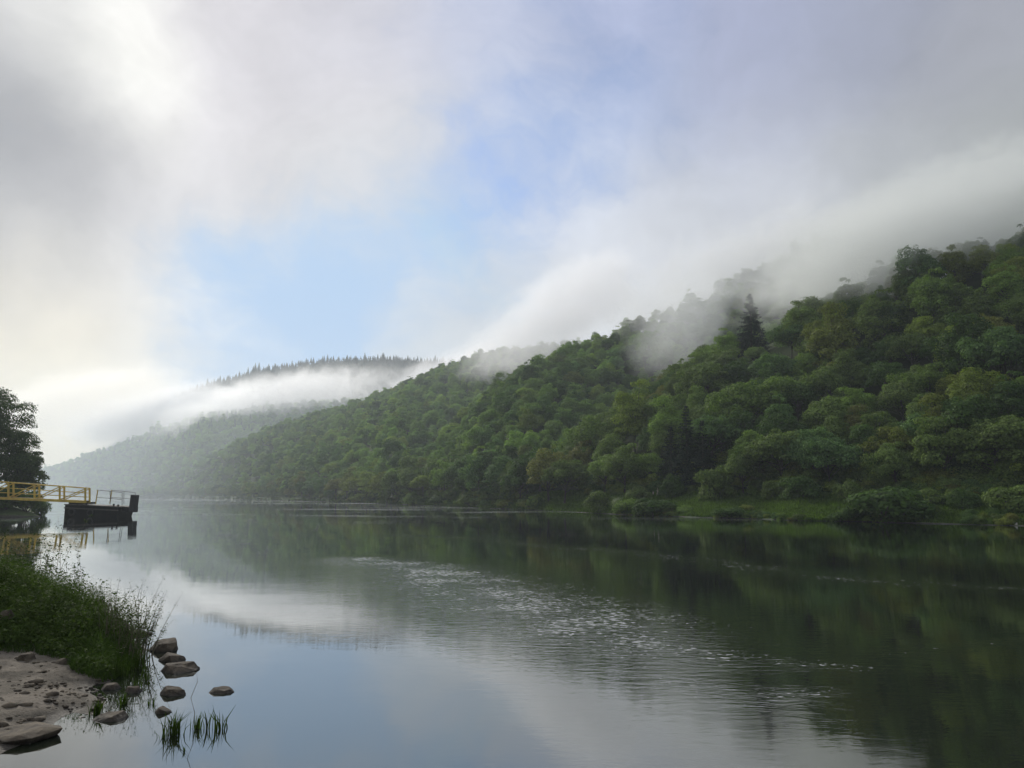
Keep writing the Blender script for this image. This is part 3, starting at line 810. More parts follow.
# pale stakes, marker, stones on the far bank
def bank_point(px, pb):
    a_ = A(px, pb); ys = float(y_shore(a_)); yf = float(y_foot(a_))
    Y_ = float(min(np.linspace(ys + .05, yf, 80), key=lambda q: abs(pix(a_ * q, q, float(bank_z(a_, q)))[1] - pb)))
    return Vector((a_ * Y_, Y_, float(bank_z(a_, Y_))))
for i, (px, hp, lab) in enumerate([(653, 5, 'shorter pale wooden stake on the meadow near the dark round shrub'), (657.5, 9, 'taller pale wooden stake on the meadow near the dark round shrub')]):
    p = bank_point(px, 497); hh = hp / F * p.y
    mb = MB(); mb.tube([(0, 0, -.2), (.02, 0, hh * .6), (.05, 0, hh)], [.11, .1, .07], 7)
    o = mb.build('wooden_stake', M_PALEWOOD); o.location = p
    tag(o, lab, 'stake', 'stakes on the meadow')
M_WHITE = simple('white_paint', (.6, .6, .56), (.75, .75, .7), 10, .6, .1)
p = bank_point(858, 500)
mk = empty('marker_post', p); MB().tube([(0, 0, -.2), (0, 0, .35)], .04, 6).build('post', M_PALEWOOD, mk)
MB().box((0, 0, .5), (.26, .05, .3)).build('plate', M_WHITE, mk, bevel=.01)
tag(mk, 'tiny white marker plate on the meadow beside the largest waterside shrub', 'marker post')

# ------------------------------------------------------------------ rocks
def rock_material():
    m, t, out = mat('river_stone')
    pos = t.node('ShaderNodeTexCoord').outputs['Object']; geo = t.node('ShaderNodeNewGeometry')
    z = t.node('ShaderNodeSeparateXYZ'); t.link(geo.outputs['Position'], z.inputs[0])
    n1 = t.noise(pos, 5, 6, .65, .5); n2 = t.noise(pos, 28, 5, .7)
    c = t.mix(t.maprange(n1, .35, .65), (.036, .028, .019, 1), (.105, .083, .056, 1))
    c = t.mix(t.maprange(n2, .55, .75), c, (.15, .128, .098, 1))
    up = t.node('ShaderNodeSeparateXYZ'); t.link(geo.outputs['Normal'], up.inputs[0])
    wet = t.maprange(z.outputs[2], .0, .07, .32, 1.0)
    c = t.vmath('SCALE', c, scale=wet)
    p = t.node('ShaderNodeBsdfPrincipled'); t.link(c, p.inputs['Base Color'])
    t.link(t.maprange(z.outputs[2], .0, .06, .6, .9), p.inputs['Roughness']); p.inputs['Specular IOR Level'].default_value = .25
    b = t.node('ShaderNodeBump'); b.inputs['Strength'].default_value = .5; b.inputs['Distance'].default_value = .02
    t.link(t.noise(pos, 22, 8, .7), b.inputs['Height']); t.link(b.outputs[0], p.inputs['Normal'])
    t.link(p.outputs[0], out.inputs[0]); return m
M_ROCK = rock_material()
def rock(seed, sx, sy, sz, peak=0.0, n=9):
    rg = random.Random(seed); bm = bmesh.new()
    off = rg.uniform(-.18, .18)
    for k in range(n):
        an = 6.283 * k / n + rg.uniform(-.32, .32); rr = rg.uniform(.82, 1.04)
        bm.verts.new((math.cos(an) * rr * sx / 2, math.sin(an) * rr * sy / 2, rg.uniform(-.05, .16) * sz))
        bm.verts.new((math.cos(an) * rr * sx * .42, math.sin(an) * rr * sy * .42, -.5 * sz))
    # an uneven, tilted top of a few flat faces
    tl, tf = rg.uniform(-.45, .45) + peak * 4, rg.uniform(-.1, .25)
    for k in range(6):
        an = 6.283 * k / 6 + rg.uniform(-.4, .4); rr = rg.uniform(.45, .82)
        x_, y_ = math.cos(an) * rr + off * .5, math.sin(an) * rr
        bm.verts.new((x_ * sx / 2, y_ * sy / 2, sz * max(.2, min(1.0, .72 + tl * x_ + tf * y_ + rg.uniform(-.12, .12)))))
    bmesh.ops.convex_hull(bm, input=bm.verts[:])
    loose = [v_ for v_ in bm.verts if not v_.link_faces]
    bmesh.ops.delete(bm, geom=loose, context='VERTS')
    bmesh.ops.bevel(bm, geom=bm.edges[:], offset=min(sx, sy, sz) * .035, segments=1, affect='EDGES')
    bmesh.ops.triangulate(bm, faces=bm.faces[:])
    bmesh.ops.subdivide_edges(bm, edges=bm.edges[:], cuts=2, use_grid_fill=True)
    for v_ in bm.verts:
        nn = mnoise.noise(v_.co * (4 / max(sx, .2)) + Vector((seed, 0, 0))) * .035 + mnoise.noise(v_.co * (14 / max(sx, .2))) * .018
        v_.co += Vector((v_.co.x, v_.co.y, v_.co.z * .5)).normalized() * nn * sx
    me = bpy.data.meshes.new('rock'); bm.to_mesh(me); bm.free(); return me

# ------------------------------------------------------------------ near bank
NB = [gr(px, py) for px, py in [(-300, 900), (-120, 830), (-30, 775), (0, 752), (24, 742), (44, 730), (50, 722), (62, 716), (76, 712), (92, 716), (106, 712), (110, 703), (98, 694), (92, 686), (112, 682), (106, 675),
      (126, 668), (140, 660), (145, 650), (138, 642), (136, 632), (122, 620), (98, 607), (60, 596), (0, 586), (-100, 577), (-300, 572)]]
NB = [(p.x, p.y) for p in NB] + [(-60, 20), (-60, -10), (-8, -10)]
NBa = np.array(NB)
def sdist(X, Y, poly):
    """signed distance, positive inside"""
    X = np.asarray(X, float); Y = np.asarray(Y, float); dmin = np.full(X.shape, 1e9); ins = np.zeros(X.shape, bool)
    n = len(poly)
    for i in range(n):
        x0, y0 = poly[i]; x1, y1 = poly[(i + 1) % n]
        dx, dy = x1 - x0, y1 - y0
        t_ = np.clip(((X - x0) * dx + (Y - y0) * dy) / (dx * dx + dy * dy + 1e-12), 0, 1)
        dmin = np.minimum(dmin, np.hypot(X - x0 - t_ * dx, Y - y0 - t_ * dy))
        c_ = ((y0 > Y) != (y1 > Y)) & (X < (x1 - x0) * (Y - y0) / (y1 - y0 + 1e-12) + x0)
        ins ^= c_
    return np.where(ins, dmin, -dmin)
VG = [gr(px, py, .15) for px, py in [(-80, 662), (-20, 655), (30, 655), (55, 660), (78, 668), (104, 672), (126, 664), (138, 652), (134, 638), (120, 625), (96, 611), (60, 600), (0, 590), (-100, 580), (-300, 575)]]
VG = [(p.x, p.y) for p in VG] + [(-55, 20), (-40, 8)]
def near_z(X, Y):
    d_ = sdist(X, Y, NB); g_ = sdist(X, Y, VG)
    z = .16 * (1 - np.exp(-np.clip(d_, 0, 9) / .55)) + .10 * np.clip(d_ - .6, 0, 6) / 3
    z = z + .38 * np.clip(g_ / 1.6, 0, 1) ** 1.2
    z = z + (.024 * fbm(X, Y, 3.5, 6) + .022 * fbm(X, Y, 13, 7) * np.clip(fbm(X, Y, 2, 17) + .3, 0, 1.2)) * np.clip(d_ / .25, 0, 1)
    return np.where(d_ < 0, d_ * .35, z)
xs = np.concatenate([np.linspace(-60, -16, 60, endpoint=False), np.arange(-16, -3.0, .045)]); ys = np.concatenate([np.linspace(-9, 5, 20, endpoint=False), np.arange(5, 27, .06)])
Xg, Yg = np.meshgrid(xs, ys, indexing='ij')
wx = .10 * fbm(Xg, Yg, 4.0, 15); wy = .12 * fbm(Xg, Yg, 4.0, 16)
Zg = near_z(Xg + wx, Yg + wy)
Zg = np.maximum(Zg, -.5)
me = grid_mesh('sandy_bank', np.stack([Xg, Yg, Zg], -1))
bm = bmesh.new(); bm.from_mesh(me)
bmesh.ops.delete(bm, geom=[f for f in bm.faces if all(v_.co.z < -.2 for v_ in f.verts)], context='FACES'); bm.to_mesh(me); bm.free()
def sand_material():
    m, t, out = mat('muddy_sand')
    pos = t.node('ShaderNodeTexCoord').outputs['Object']
    z = t.node('ShaderNodeSeparateXYZ'); t.link(pos, z.inputs[0])
    n1 = t.noise(pos, 1.6, 7, .65, .6); n2 = t.noise(pos, 14, 6, .7); n3 = t.noise(pos, 55, 3, .6)
    c = t.mix(t.maprange(n1, .33, .66), (.095, .082, .062, 1), (.21, .18, .14, 1))
    c = t.mix(t.maprange(n2, .52, .68), c, (.055, .044, .032, 1))
    c = t.mix(t.maprange(n3, .62, .72), c, (.28, .235, .185, 1))
    dark = t.maprange(t.math('ADD', z.outputs[2], t.math('MULTIPLY_ADD', n1, .14, -.07)), .02, .10, .42, 1.0)
    c = t.vmath('SCALE', c, scale=dark)
    soil = t.maprange(z.outputs[2], .28, .40)
    c = t.mix(soil, c, (.04, .036, .022, 1))
    p = t.node('ShaderNodeBsdfPrincipled'); t.link(c, p.inputs['Base Color'])
    t.link(t.maprange(z.outputs[2], .0, .06, .65, .95), p.inputs['Roughness']); p.inputs['Specular IOR Level'].default_value = .2
    b = t.node('ShaderNodeBump'); b.inputs['Strength'].default_value = 1.0; b.inputs['Distance'].default_value = .07
    hsum = t.math('ADD', t.noise(pos, 9, 8, .7), t.math('MULTIPLY', t.noise(pos, 40, 4, .6), .4))
    t.link(hsum, b.inputs['Height']); t.link(b.outputs[0], p.inputs['Normal'])
    t.link(p.outputs[0], out.inputs[0]); return m
M_SAND = sand_material()
tag(link('sandy_bank', me, M_SAND, smooth=True), kind='structure')

# rocks: px, py of the base line, width px, height px, depth factor, label
RK = [
 (160, 652, 32, 17, .8, .05, 'blocky dark brown rock, highest of the rocks standing in the water off the grassy bank'),
 (169, 662, 28, 11, .8, .05, 'dark brown rock wedged between the blocky rock and the broad pale slab'),
 (176, 673, 42, 13, .8, -.06, 'broad pale brown slab sloping into the water beneath the blocky rock'),
 (171, 696, 28, 12, .6, 0.0, 'boxy flat topped rock in the water between the pale slab and the reed tuft'),
 (219, 694, 29, 8, .7, .0, 'lone flat cracked rock lying furthest out in the water'),
 (161, 714, 18, 8, .8, .0, 'small brown rock directly behind the large reed tuft'),
 (131, 693, 20, 9, .7, .0, 'small mossy rock in the shallows off the sand'),
 (108, 690, 20, 9, .8, .0, 'small grey rock at the sand edge beside the mossy rock'),
 (104, 722, 38, 9, .8, .0, 'low dark rock under the leafy sprigs at the sand edge'),
 (138, 636, 24, 6, .7, .0, 'thin flat dark rock at the tip of the grassy bank'),
 (18, 645, 34, 17, .9, .0, 'large rounded brown rock at the foot of the grass'),
 (22, 661, 20, 12, .9, .1, 'pale pointed stone on the sand below the rounded brown rock'),
 (52, 649, 26, 9, .7, .0, 'flat grey slab under the overhanging grass'),
 (56, 666, 20, 9, .7, .0, 'smaller light grey slab below the flat grey slab'),
 (2, 616, 18, 9, .8, .0, 'brown rock half hidden in the grass at the frame edge'),
 (4, 742, 80, 13, .8, .0, 'large dark wet rock ledge where the sand meets the water'),
 (94, 607, 26, 11, .7, .0, 'dark brown boulder behind the grass, facing the open water'),
]
RKXY = []
for i, (px, py, wp, hp, df, pk, lab) in enumerate(RK):
    z0 = 0.0
    p = gr(px, py, 0.0)
    for _ in range(6):
        z0 = max(0.0, float(near_z(p.x, p.y))); p = gr(px, py, z0)
    if i == 16: z0 = .0; p = gr(px, py, z0)
    wm = wp / F * p.y; hm = hp / F * p.y * 1.0
    me = rock(300 + i * 7, wm, wm * df, hm * .74, pk)
    o = link('rock', me, M_ROCK); o.location = (p.x, p.y + wm * df * .35, z0 - hm * .06); o.rotation_euler = (random.uniform(-.1, .1), random.uniform(-.1, .1), random.uniform(-.3, .3))
    tag(o, lab, 'rock', 'rocks at the near water edge')
    RKXY.append((p.x, p.y))
for i, (px, py, s, lab) in enumerate([(1018, 526, .5, 'pale stone at the far shore below the large shrub'), (1006, 526, .35, 'smaller pale stone beside it on the far shore')]):
    a_ = A(px, py); Y_ = float(y_shore(a_)) + .5
    o = link('rock', rock(500 + i, s * 1.4, s, s * .5), simple('pale_stone', (.35, .32, .27), (.5, .47, .42), 6, .8)); o.location = (a_ * Y_, Y_, .06)
    tag(o, lab, 'rock', 'stones on the far shore')
# pebbles
mbp = []
rg = np.random.default_rng(5)
Vs, Fs, b = [], [], 0
ico = bmesh.new(); bmesh.ops.create_icosphere(ico, subdivisions=1, radius=1); iv = np.array([v_.co[:] for v_ in ico.verts]); ifc = np.array([[v_.index for v_ in f.verts] for f in ico.faces]); ico.free()
cnt = 0
while cnt < 480:
    px, py = rg.uniform(-30, 135), rg.uniform(635, 750); g_ = gr(px, py)
    dd = float(sdist(g_.x, g_.y, NB))
    if dd < -.12: continue
    if dd > .8 and rg.random() < .6: continue
    s = rg.uniform(.008, .03) * (2.6 if rg.random() < .12 else 1)
    V = iv * np.array([s * rg.uniform(.8, 1.6), s * rg.uniform(.8, 1.5), s * .55]) * (1 + rg.normal(size=(len(iv), 1)) * .12)
    V = V + np.array([g_.x, g_.y, max(float(near_z(g_.x, g_.y)), -.02) + s * .15])
    Vs.append(V); Fs.append(ifc + b); b += len(iv); cnt += 1
o = link('pebbles', np_mesh('pebbles', np.concatenate(Vs), np.concatenate(Fs).ravel(), 3), M_ROCK)
tag(o, 'small pebbles and clods scattered over the muddy sand', 'pebbles', kind='stuff')

# undergrowth on the near bank: grass blades and small broad leaves
rg = np.random.default_rng(12)
def veg_points(n, lo=.02, hi=99, edge_bias=False):
    out = []
    tot = 0
    while tot < n:
        X = rg.uniform(-20, -3.5, 20000); Y = rg.uniform(8, 24, 20000)
        k = rg.random(20000) < (10.0 / Y) ** .8
        X, Y = X[k], Y[k]
        g_ = sdist(X, Y, VG); a_ = X / Y
        k = (g_ > lo) & (g_ < hi) & (a_ > A(-40))
        out.append(np.stack([X[k], Y[k]], 1)); tot += k.sum()
    Q = np.concatenate(out)[:n]; return Q[:, 0], Q[:, 1]
X, Y = veg_points(42000)
cl = fbm(X, Y, 1.1, 22)
Z = near_z(X, Y)
edge = np.clip(sdist(X, Y, VG) / .8, .35, 1)
h_ = (rg.uniform(.12, .45, len(X)) * (1 + .6 * cl)) * edge
V, Fq = blades(np.stack([X, Y, Z - .02], 1), np.clip(h_, .06, .8), rg.uniform(.007, .018, len(X)), rg, .75)
X2, Y2 = veg_points(5200, .15); c2_ = fbm(X2, Y2, 1.7, 71); k2 = c2_ > -.1; X2, Y2, c2_ = X2[k2], Y2[k2], c2_[k2]
V2, F2 = blades(np.stack([X2, Y2, near_z(X2, Y2) - .02], 1), rg.uniform(.35, .75, len(X2)) * (.8 + .35 * c2_) * np.clip(sdist(X2, Y2, VG) / .6, .5, 1), rg.uniform(.006, .013, len(X2)), rg, .9)
Fq = np.concatenate([Fq, F2 + len(V)]); V = np.concatenate([V, V2])
g = link('bank_grass', np_mesh('bank_grass', V, Fq, 4), M_HERB); g['tint'] = [.85, .84, .8]
tag(g, 'dense uncut grass covering the near bank', 'grass', kind='stuff')
# herb layer
def herb(P, H, rg, leafs=16, ls=.035, lean=.3, spread=.05, narrow=.45, stemw=.004):
    """stems with leaves; returns V,F for leaves and stems"""
    LC, LN, LS, SV, SF = [], [], [], [], []
    b = 0
    for (x, y, z), h in zip(P, H):
        an = rg.uniform(0, 6.283); ln = rg.uniform(.05, lean) * h
        dx, dy = math.cos(an) * ln, math.sin(an) * ln
        tt_ = np.linspace(0, 1, 5)
        pts_ = np.stack([x + dx * tt_ ** 1.7, y + dy * tt_ ** 1.7, z + h * tt_], 1)
        wv = np.array([math.cos(an + 1.57), math.sin(an + 1.57), 0]) * stemw
        wv2 = np.array([math.cos(an), math.sin(an), 0]) * stemw
        for ww in (wv, wv2):
            V = np.concatenate([pts_ - ww * (1.15 - tt_[:, None]), pts_ + ww * (1.15 - tt_[:, None])])
            SV.append(V); SF += [[b + k, b + k + 1, b + k + 6, b + k + 5] for k in range(4)]; b += 10
        n = max(3, int(leafs * rg.uniform(.6, 1.3)))
        t_ = rg.uniform(.18, 1, n)
        c = np.stack([x + dx * t_ ** 1.7, y + dy * t_ ** 1.7, z + h * t_], 1)
        la = rg.uniform(0, 6.283, n); out_ = np.stack([np.cos(la), np.sin(la), rg.uniform(.0, .9, n)], 1)
        s = ls * rg.uniform(.6, 1.3, n) * (1.15 - .5 * t_)
        LC.append(c + out_ * (s[:, None] * 1.0 + spread * rg.random((n, 1)))); LN.append(np.stack([out_[:, 0] * .5, out_[:, 1] * .5, np.ones(n)], 1) + rg.normal(size=(n, 3)) * .35); LS.append(s)
    V, Fq = leaf_quads(np.concatenate(LC), np.concatenate(LN), np.concatenate(LS), rg, narrow)
    SV = np.concatenate(SV); SFa = np.array(SF).ravel()
    return V, Fq, SV, SFa
X, Y = veg_points(2900, .1); Z = near_z(X, Y)
H_ = rg.uniform(.18, .50, len(X)) * np.clip(.95 + .8 * fbm(X, Y, 1.5, 40), .3, 2.1) * np.clip(sdist(X, Y, VG) / .7, .45, 1)
CX, CY = veg_points(15, .35)
for cx_, cy_ in zip(CX, CY):
    n_ = 55; qx = cx_ + rg.normal(size=n_) * .28; qy = cy_ + rg.normal(size=n_) * .28
    X = np.concatenate([X, qx]); Y = np.concatenate([Y, qy]); Z = np.concatenate([Z, near_z(qx, qy)]); H_ = np.concatenate([H_, rg.uniform(.38, .78, n_) * rg.uniform(.8, 1.1)])
V, Fq, SV, SFa = herb(np.stack([X, Y, Z], 1), H_, rg, leafs=22, ls=.034, spread=.06)
V = np.concatenate([V, SV]); Fq = np.concatenate([Fq, SFa + len(V) - len(SV)])
g = link('undergrowth', np_mesh('undergrowth', V, Fq, 4), M_HERB); g['tint'] = [.78, .72, .7]
tag(g, 'leafy weeds and nettles growing thickly through the bank grass', 'undergrowth', kind='stuff')

# taller plants one can single out, standing up against the water
M_DRY = simple('dry_stem', (.10, .085, .05), (.17, .15, .09), 20, .9, 0)
def tall_plant(px, py, hp, seed, label, nst=6, leafs=12, ls=.03, spread=.22, narrow=.38, name='tall_weed', tint=(.8, .8, .7), lean=.35, group='tall weeds on the near bank', z=None, leaning=0.0):
    rg = np.random.default_rng(seed); p = gr(px, py, 0.0)
    for _ in range(6):
        z0 = float(near_z(p.x, p.y)) if z is None else z
        p = gr(px, py, max(z0, 0 if z is None else z))
    H = hp / F * p.y
    P = np.stack([rg.normal(size=nst) * spread * .3, rg.normal(size=nst) * spread * .3, np.full(nst, -.02)], 1)
    V, Fq, SV, SFa = herb(P, H * rg.uniform(.45, 1.0, nst), rg, leafs=leafs, ls=ls, lean=lean, spread=.02, narrow=narrow, stemw=.0065)
    if leaning:
        V[:, 0] += leaning * np.clip(V[:, 2], 0, 9) ** 1.3; SV[:, 0] += leaning * np.clip(SV[:, 2], 0, 9) ** 1.3
    root = empty(name, p)
    s_ = link('stem', np_mesh('stem', SV, SFa, 4), M_DRY, root)
    f_ = link('foliage', np_mesh('foliage', V, Fq, 4), M_HERB, root); f_['tint'] = list(tint)
    tag(root, label, 'plant', group)
    return root
WEEDS = [
 (4, 600, 70, 9, 'tall leafy weed at the frame edge, in front of the far tree reflection'),
 (14, 598, 62, 8, 'leafy weed second from the frame edge, rising over the grass'),
 (26, 596, 56, 9, 'slender weed with pale leaf tips against the bright water'),
 (36, 598, 66, 7, 'weed whose tips reach up toward the floating pontoon'),
 (48, 598, 74, 7, 'tallest weed with small leaves just below the black pontoon'),
 (57, 600, 58, 6, 'leaning weed below the pontoon, crossing its reflection'),
 (66, 600, 50, 5, 'thin weed right of the pontoon reflection'),
 (76, 603, 38, 4, 'short thin weed over the open bright water'),
]
for i, (px, py, hp, n, lab) in enumerate(WEEDS):
    tall_plant(px, py, hp * 1.15, 900 + i, lab, nst=n, leafs=34, ls=.05, spread=.9, lean=.4, tint=(.7, .7, .6))
# bare twiggy shoots at the tip of the bank
SHOOT = [(112, 650, 62, .0, 'bare upright shoots behind the tip of the grassy bank'), (122, 655, 72, .05, 'tall bare grass shoots at the tip of the grassy bank'), (132, 655, 78, .15, 'tallest leaning shoots over the water at the bank tip'),
         (140, 655, 66, .42, 'shoots with leafy tips leaning furthest out over the water'), (102, 640, 60, -.1, 'thin pale shoots beside the dark boulder'), (128, 660, 50, .25, 'short dense shoots low at the bank tip')]
for i, (px, py, hp, ln, lab) in enumerate(SHOOT):
    tall_plant(px, py, hp, 950 + i, lab, nst=16, leafs=26, ls=.032, spread=.34, narrow=.25, name='shoot_clump', tint=(.9, .85, .8), lean=.4, group='shoots at the tip of the near bank', leaning=ln)

# tufts standing in the water
def tuft(px, py, wp, hp, n, seed, label, bw=.012, lean=.6):
    rg = np.random.default_rng(seed); p = gr(px, py, 0.0); H = hp / F * p.y; W = wp / F * p.y
    P = np.stack([rg.normal(size=n) * W * .16, rg.normal(size=n) * W * .14, np.full(n, -.05)], 1)
    V, Fq = blades(P, rg.uniform(.3, .85, n) * H + .05, np.full(n, bw) * rg.uniform(.6, 1.2, n), rg, lean)
    o = link('reed_tuft', np_mesh('reed_tuft', V, Fq, 4), M_HERB); o.location = p; o['tint'] = [.62, .62, .42]
    tag(o, label, 'reed tuft', 'reed tufts standing in the shallows'); return o
tuft(174, 734, 26, 27, 70, 1, 'largest bushy reed tuft standing in the water behind the floating leaves')
tuft(196, 729, 12, 20, 16, 2, 'thin reed tuft next to the largest tuft', .014, .35)
tuft(208, 729, 12, 22, 16, 3, 'middle thin reed tuft between two others in open water', .014, .35)
tuft(221, 729, 15, 25, 18, 4, 'thin reed tuft standing furthest out in the water', .014, .45)
tuft(185, 752, 8, 8, 8, 5, 'tiny sprig in the water closest to the photographer', .014, .4)
tuft(96, 714, 16, 18, 30, 6, 'leafy sprig at the sand edge over the low dark rock', .02, .5)
tuft(124, 704, 12, 16, 22, 7, 'small sprig beside the mossy rock in the shallows', .02, .5)
tuft(137, 690, 12, 18, 18, 8, 'sprig beside the boxy rock in the shallows', .014, .5)
tuft(118, 676, 34, 26, 70, 9, 'dense dark reeds at the water under the bank tip', .012, .5)
tuft(140, 668, 26, 34, 50, 10, 'reeds standing between the bank tip and the blocky rock', .01, .5)
tuft(150, 704, 14, 12, 14, 12, 'few thin blades between the boxy rock and the small brown rock', .011, .5)
tuft(163, 738, 10, 10, 9, 13, 'few low blades at the shoreward side of the largest reed tuft', .012, .5)
tuft(146, 680, 20, 22, 30, 14, 'thin reeds standing shoreward of the broad pale slab', .009, .5)
tuft(70, 678, 26, 10, 40, 11, 'short grass tuft on the wet sand by the light grey slab', .012, .8)
mb = MB(); p = gr(192, 728)
mb.tube([(0, 0, -.05), (.02, 0, .15), (-.03, 0, .3), (.03, 0, .46), (.015, 0, .55)], [.004, .0035, .003, .0025, .001], 5)
o = mb.build('bent_stalk', M_DRY); o.location = p; tag(o, 'single long wavy stalk rising out of the water between the reed tufts', 'stalk')

# driftwood
mb = MB()
for k in range(9):
    x0 = random.uniform(-.25, .25); mb.tube([(x0, random.uniform(-.1, .1), .0), (x0 + random.uniform(.1, .3), random.uniform(-.1, .1), random.uniform(.03, .12)), (x0 + random.uniform(.3, .5), random.uniform(-.15, .15), random.uniform(.0, .2))], [.008, .006, .003], 5)
p = gr(80, 660, .08); o = mb.build('driftwood', M_PALEWOOD); o.location = p
tag(o, 'tangle of pale dry twigs washed up under the grass', 'driftwood')

# ------------------------------------------------------------------ left bank with trees behind the gangway
LB = [(-53.4, 88), (-54, 85), (-58, 81.5), (-66, 79), (-90, 76), (-140, 72), (-190, 230), (-146, 238), (-97, 158), (-66, 108), (-59, 97)]
def left_z(X, Y):
    d_ = sdist(X, Y, LB); return np.where(d_ < 0, d_ * .3, 1.5 * np.clip(d_ / 4, 0, 1) ** .8 + .8 * np.clip((d_ - 4) / 10, 0, 1) + .08 * fbm(X, Y, .8, 4))
Xg, Yg = np.meshgrid(np.linspace(-190, -48, 190), np.linspace(70, 232, 160), indexing='ij')
me = grid_mesh('left_bank', np.stack([Xg, Yg, np.maximum(left_z(Xg, Yg), -1)], -1))
tag(link('overgrown_bank', me, M_BANK, smooth=True), kind='structure')
def big_tree(px, Y_, top_py, wpx, seed, label, tint, nl=46, kind_lr=1.0):
    a_ = A(px, 450); zb = float(left_z(a_ * Y_, Y_)); zt = at(px, top_py, Y_).z; rx = wpx / F * Y_ / 2
    h = zt - zb; rz = h * .42
    V, Fq, L = lobes_crown(seed, rx, rz * 1.12, h - rz * 1.1, nl * 2, rx * .26, int(62000 * (rx / 4.7) ** 2), .115, low=-.95)
    root = empty('broadleaf_tree', (a_ * Y_, Y_, zb))
    limb_trunk(L, h, .22, seed, h - rz).build('trunk', M_BARK, root, smooth=True)
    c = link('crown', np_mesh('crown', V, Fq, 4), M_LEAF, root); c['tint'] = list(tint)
    tag(root, label, 'tree', 'trees on the bank behind the gangway')
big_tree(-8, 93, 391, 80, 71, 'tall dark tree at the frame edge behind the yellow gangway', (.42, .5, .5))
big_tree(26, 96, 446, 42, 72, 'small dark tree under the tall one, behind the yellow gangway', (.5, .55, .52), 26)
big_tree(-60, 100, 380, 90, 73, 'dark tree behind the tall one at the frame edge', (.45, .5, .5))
for i, (px, Y_, wp, hp, lab) in enumerate([(6, 86, 34, 22, 'dark shrub beneath the gangway at the frame edge'), (26, 88, 34, 20, 'dark shrub beneath the gangway trailing into the water'), (40, 92, 20, 16, 'smallest dark shrub under the gangway next to the pontoon'), (-16, 84, 36, 26, 'dark shrub beneath the gangway at its landward end')]):
    a_ = A(px, 510); zb = float(left_z(a_ * Y_, Y_)); o = take(shrp[i]); s = wp / F * Y_ / 3.6
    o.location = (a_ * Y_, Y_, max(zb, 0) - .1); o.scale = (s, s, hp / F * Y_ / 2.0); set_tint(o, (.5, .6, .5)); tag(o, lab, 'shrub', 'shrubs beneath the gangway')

# ------------------------------------------------------------------ gangway and pontoon
M_YEL = simple('yellow_paint', (.60, .42, .05), (.42, .28, .045), 1.5, .6, .15)
M_BLACK = simple('tarred_steel', (.004, .004, .004), (.009, .008, .007), 2.0, .75, .4)
for k_ in M_BLACK.node_tree.nodes:
    if k_.type == 'BSDF_PRINCIPLED': k_.inputs['Specular IOR Level'].default_value = .08
M_DECK = simple('dark_planks', (.022, .02, .017), (.05, .045, .038), 5, .85, .5)
M_GREYM = simple('grey_steel', (.10, .10, .095), (.17, .165, .15), 5, .6, .1)
M_RUB = simple('black_rubber', (.012, .012, .012), (.02, .02, .02), 6, .9, .2)
YP = 83.0
def PZ(px, py, Y_=YP): return at(px, py, Y_)
gw = empty('gangway', PZ(0, 500)); g0 = gw.location.copy()
def loc(px, py, dy=0.0):
    v_ = at(px, py, YP) - g0; v_.y += dy; return v_
xl = -60
def top_py(px): return 481.6 + (px) * (488.2 - 481.6) / 88 if px > 0 else 481.6 + px * .05
def bot_py(px): return 498.0 + (px) * (501.8 - 498.0) / 88 if px > 0 else 498 + px * .03
posts = [-62, -38, -14, 11, 37, 62, 87.5]
for dy in (-.42, .42):
    tr = MB(); 
    for pa, pb in zip(posts[:-1], posts[1:]): tr.beam(loc(pa, top_py(pa), dy), loc(pb, top_py(pb), dy), .10, .11)
    tr.build('handrail', M_YEL, gw)
    tr = MB()
    for pa, pb in zip(posts[:-1], posts[1:]): tr.beam(loc(pa, bot_py(pa), dy), loc(pb, bot_py(pb), dy), .14, .27)
    tr.build('lower_chord', M_YEL, gw)
    for f in (.36, .66):
        tr = MB()
        for pa, pb in zip(posts[:-1], posts[1:]): tr.beam(loc(pa, top_py(pa) * (1 - f) + bot_py(pa) * f, dy), loc(pb, top_py(pb) * (1 - f) + bot_py(pb) * f, dy), .05, .06)
        tr.build('middle_rail', M_YEL, gw)
    for pp in posts: MB().beam(loc(pp, bot_py(pp) + 1, dy), loc(pp, top_py(pp), dy), .17, .13).build('post', M_YEL, gw)
    for pa, pb in zip(posts[:-1], posts[1:]):
        MB().beam(loc(pa + .5, bot_py(pa) - 1.2, dy), loc(pb - .5, top_py(pb) + .8, dy), .07, .09).build('brace', M_YEL, gw)
wk = MB()
for pa, pb in zip(posts[:-1], posts[1:]):
    p0 = loc(pa, bot_py(pa) - 1); p1 = loc(pb, bot_py(pb) - 1); wk.beam(p0, p1, .72, .06)
wk.build('walkway', M_DECK, gw)
tag(gw, 'long yellow steel gangway with braced railings leading out to the pontoon', 'gangway')
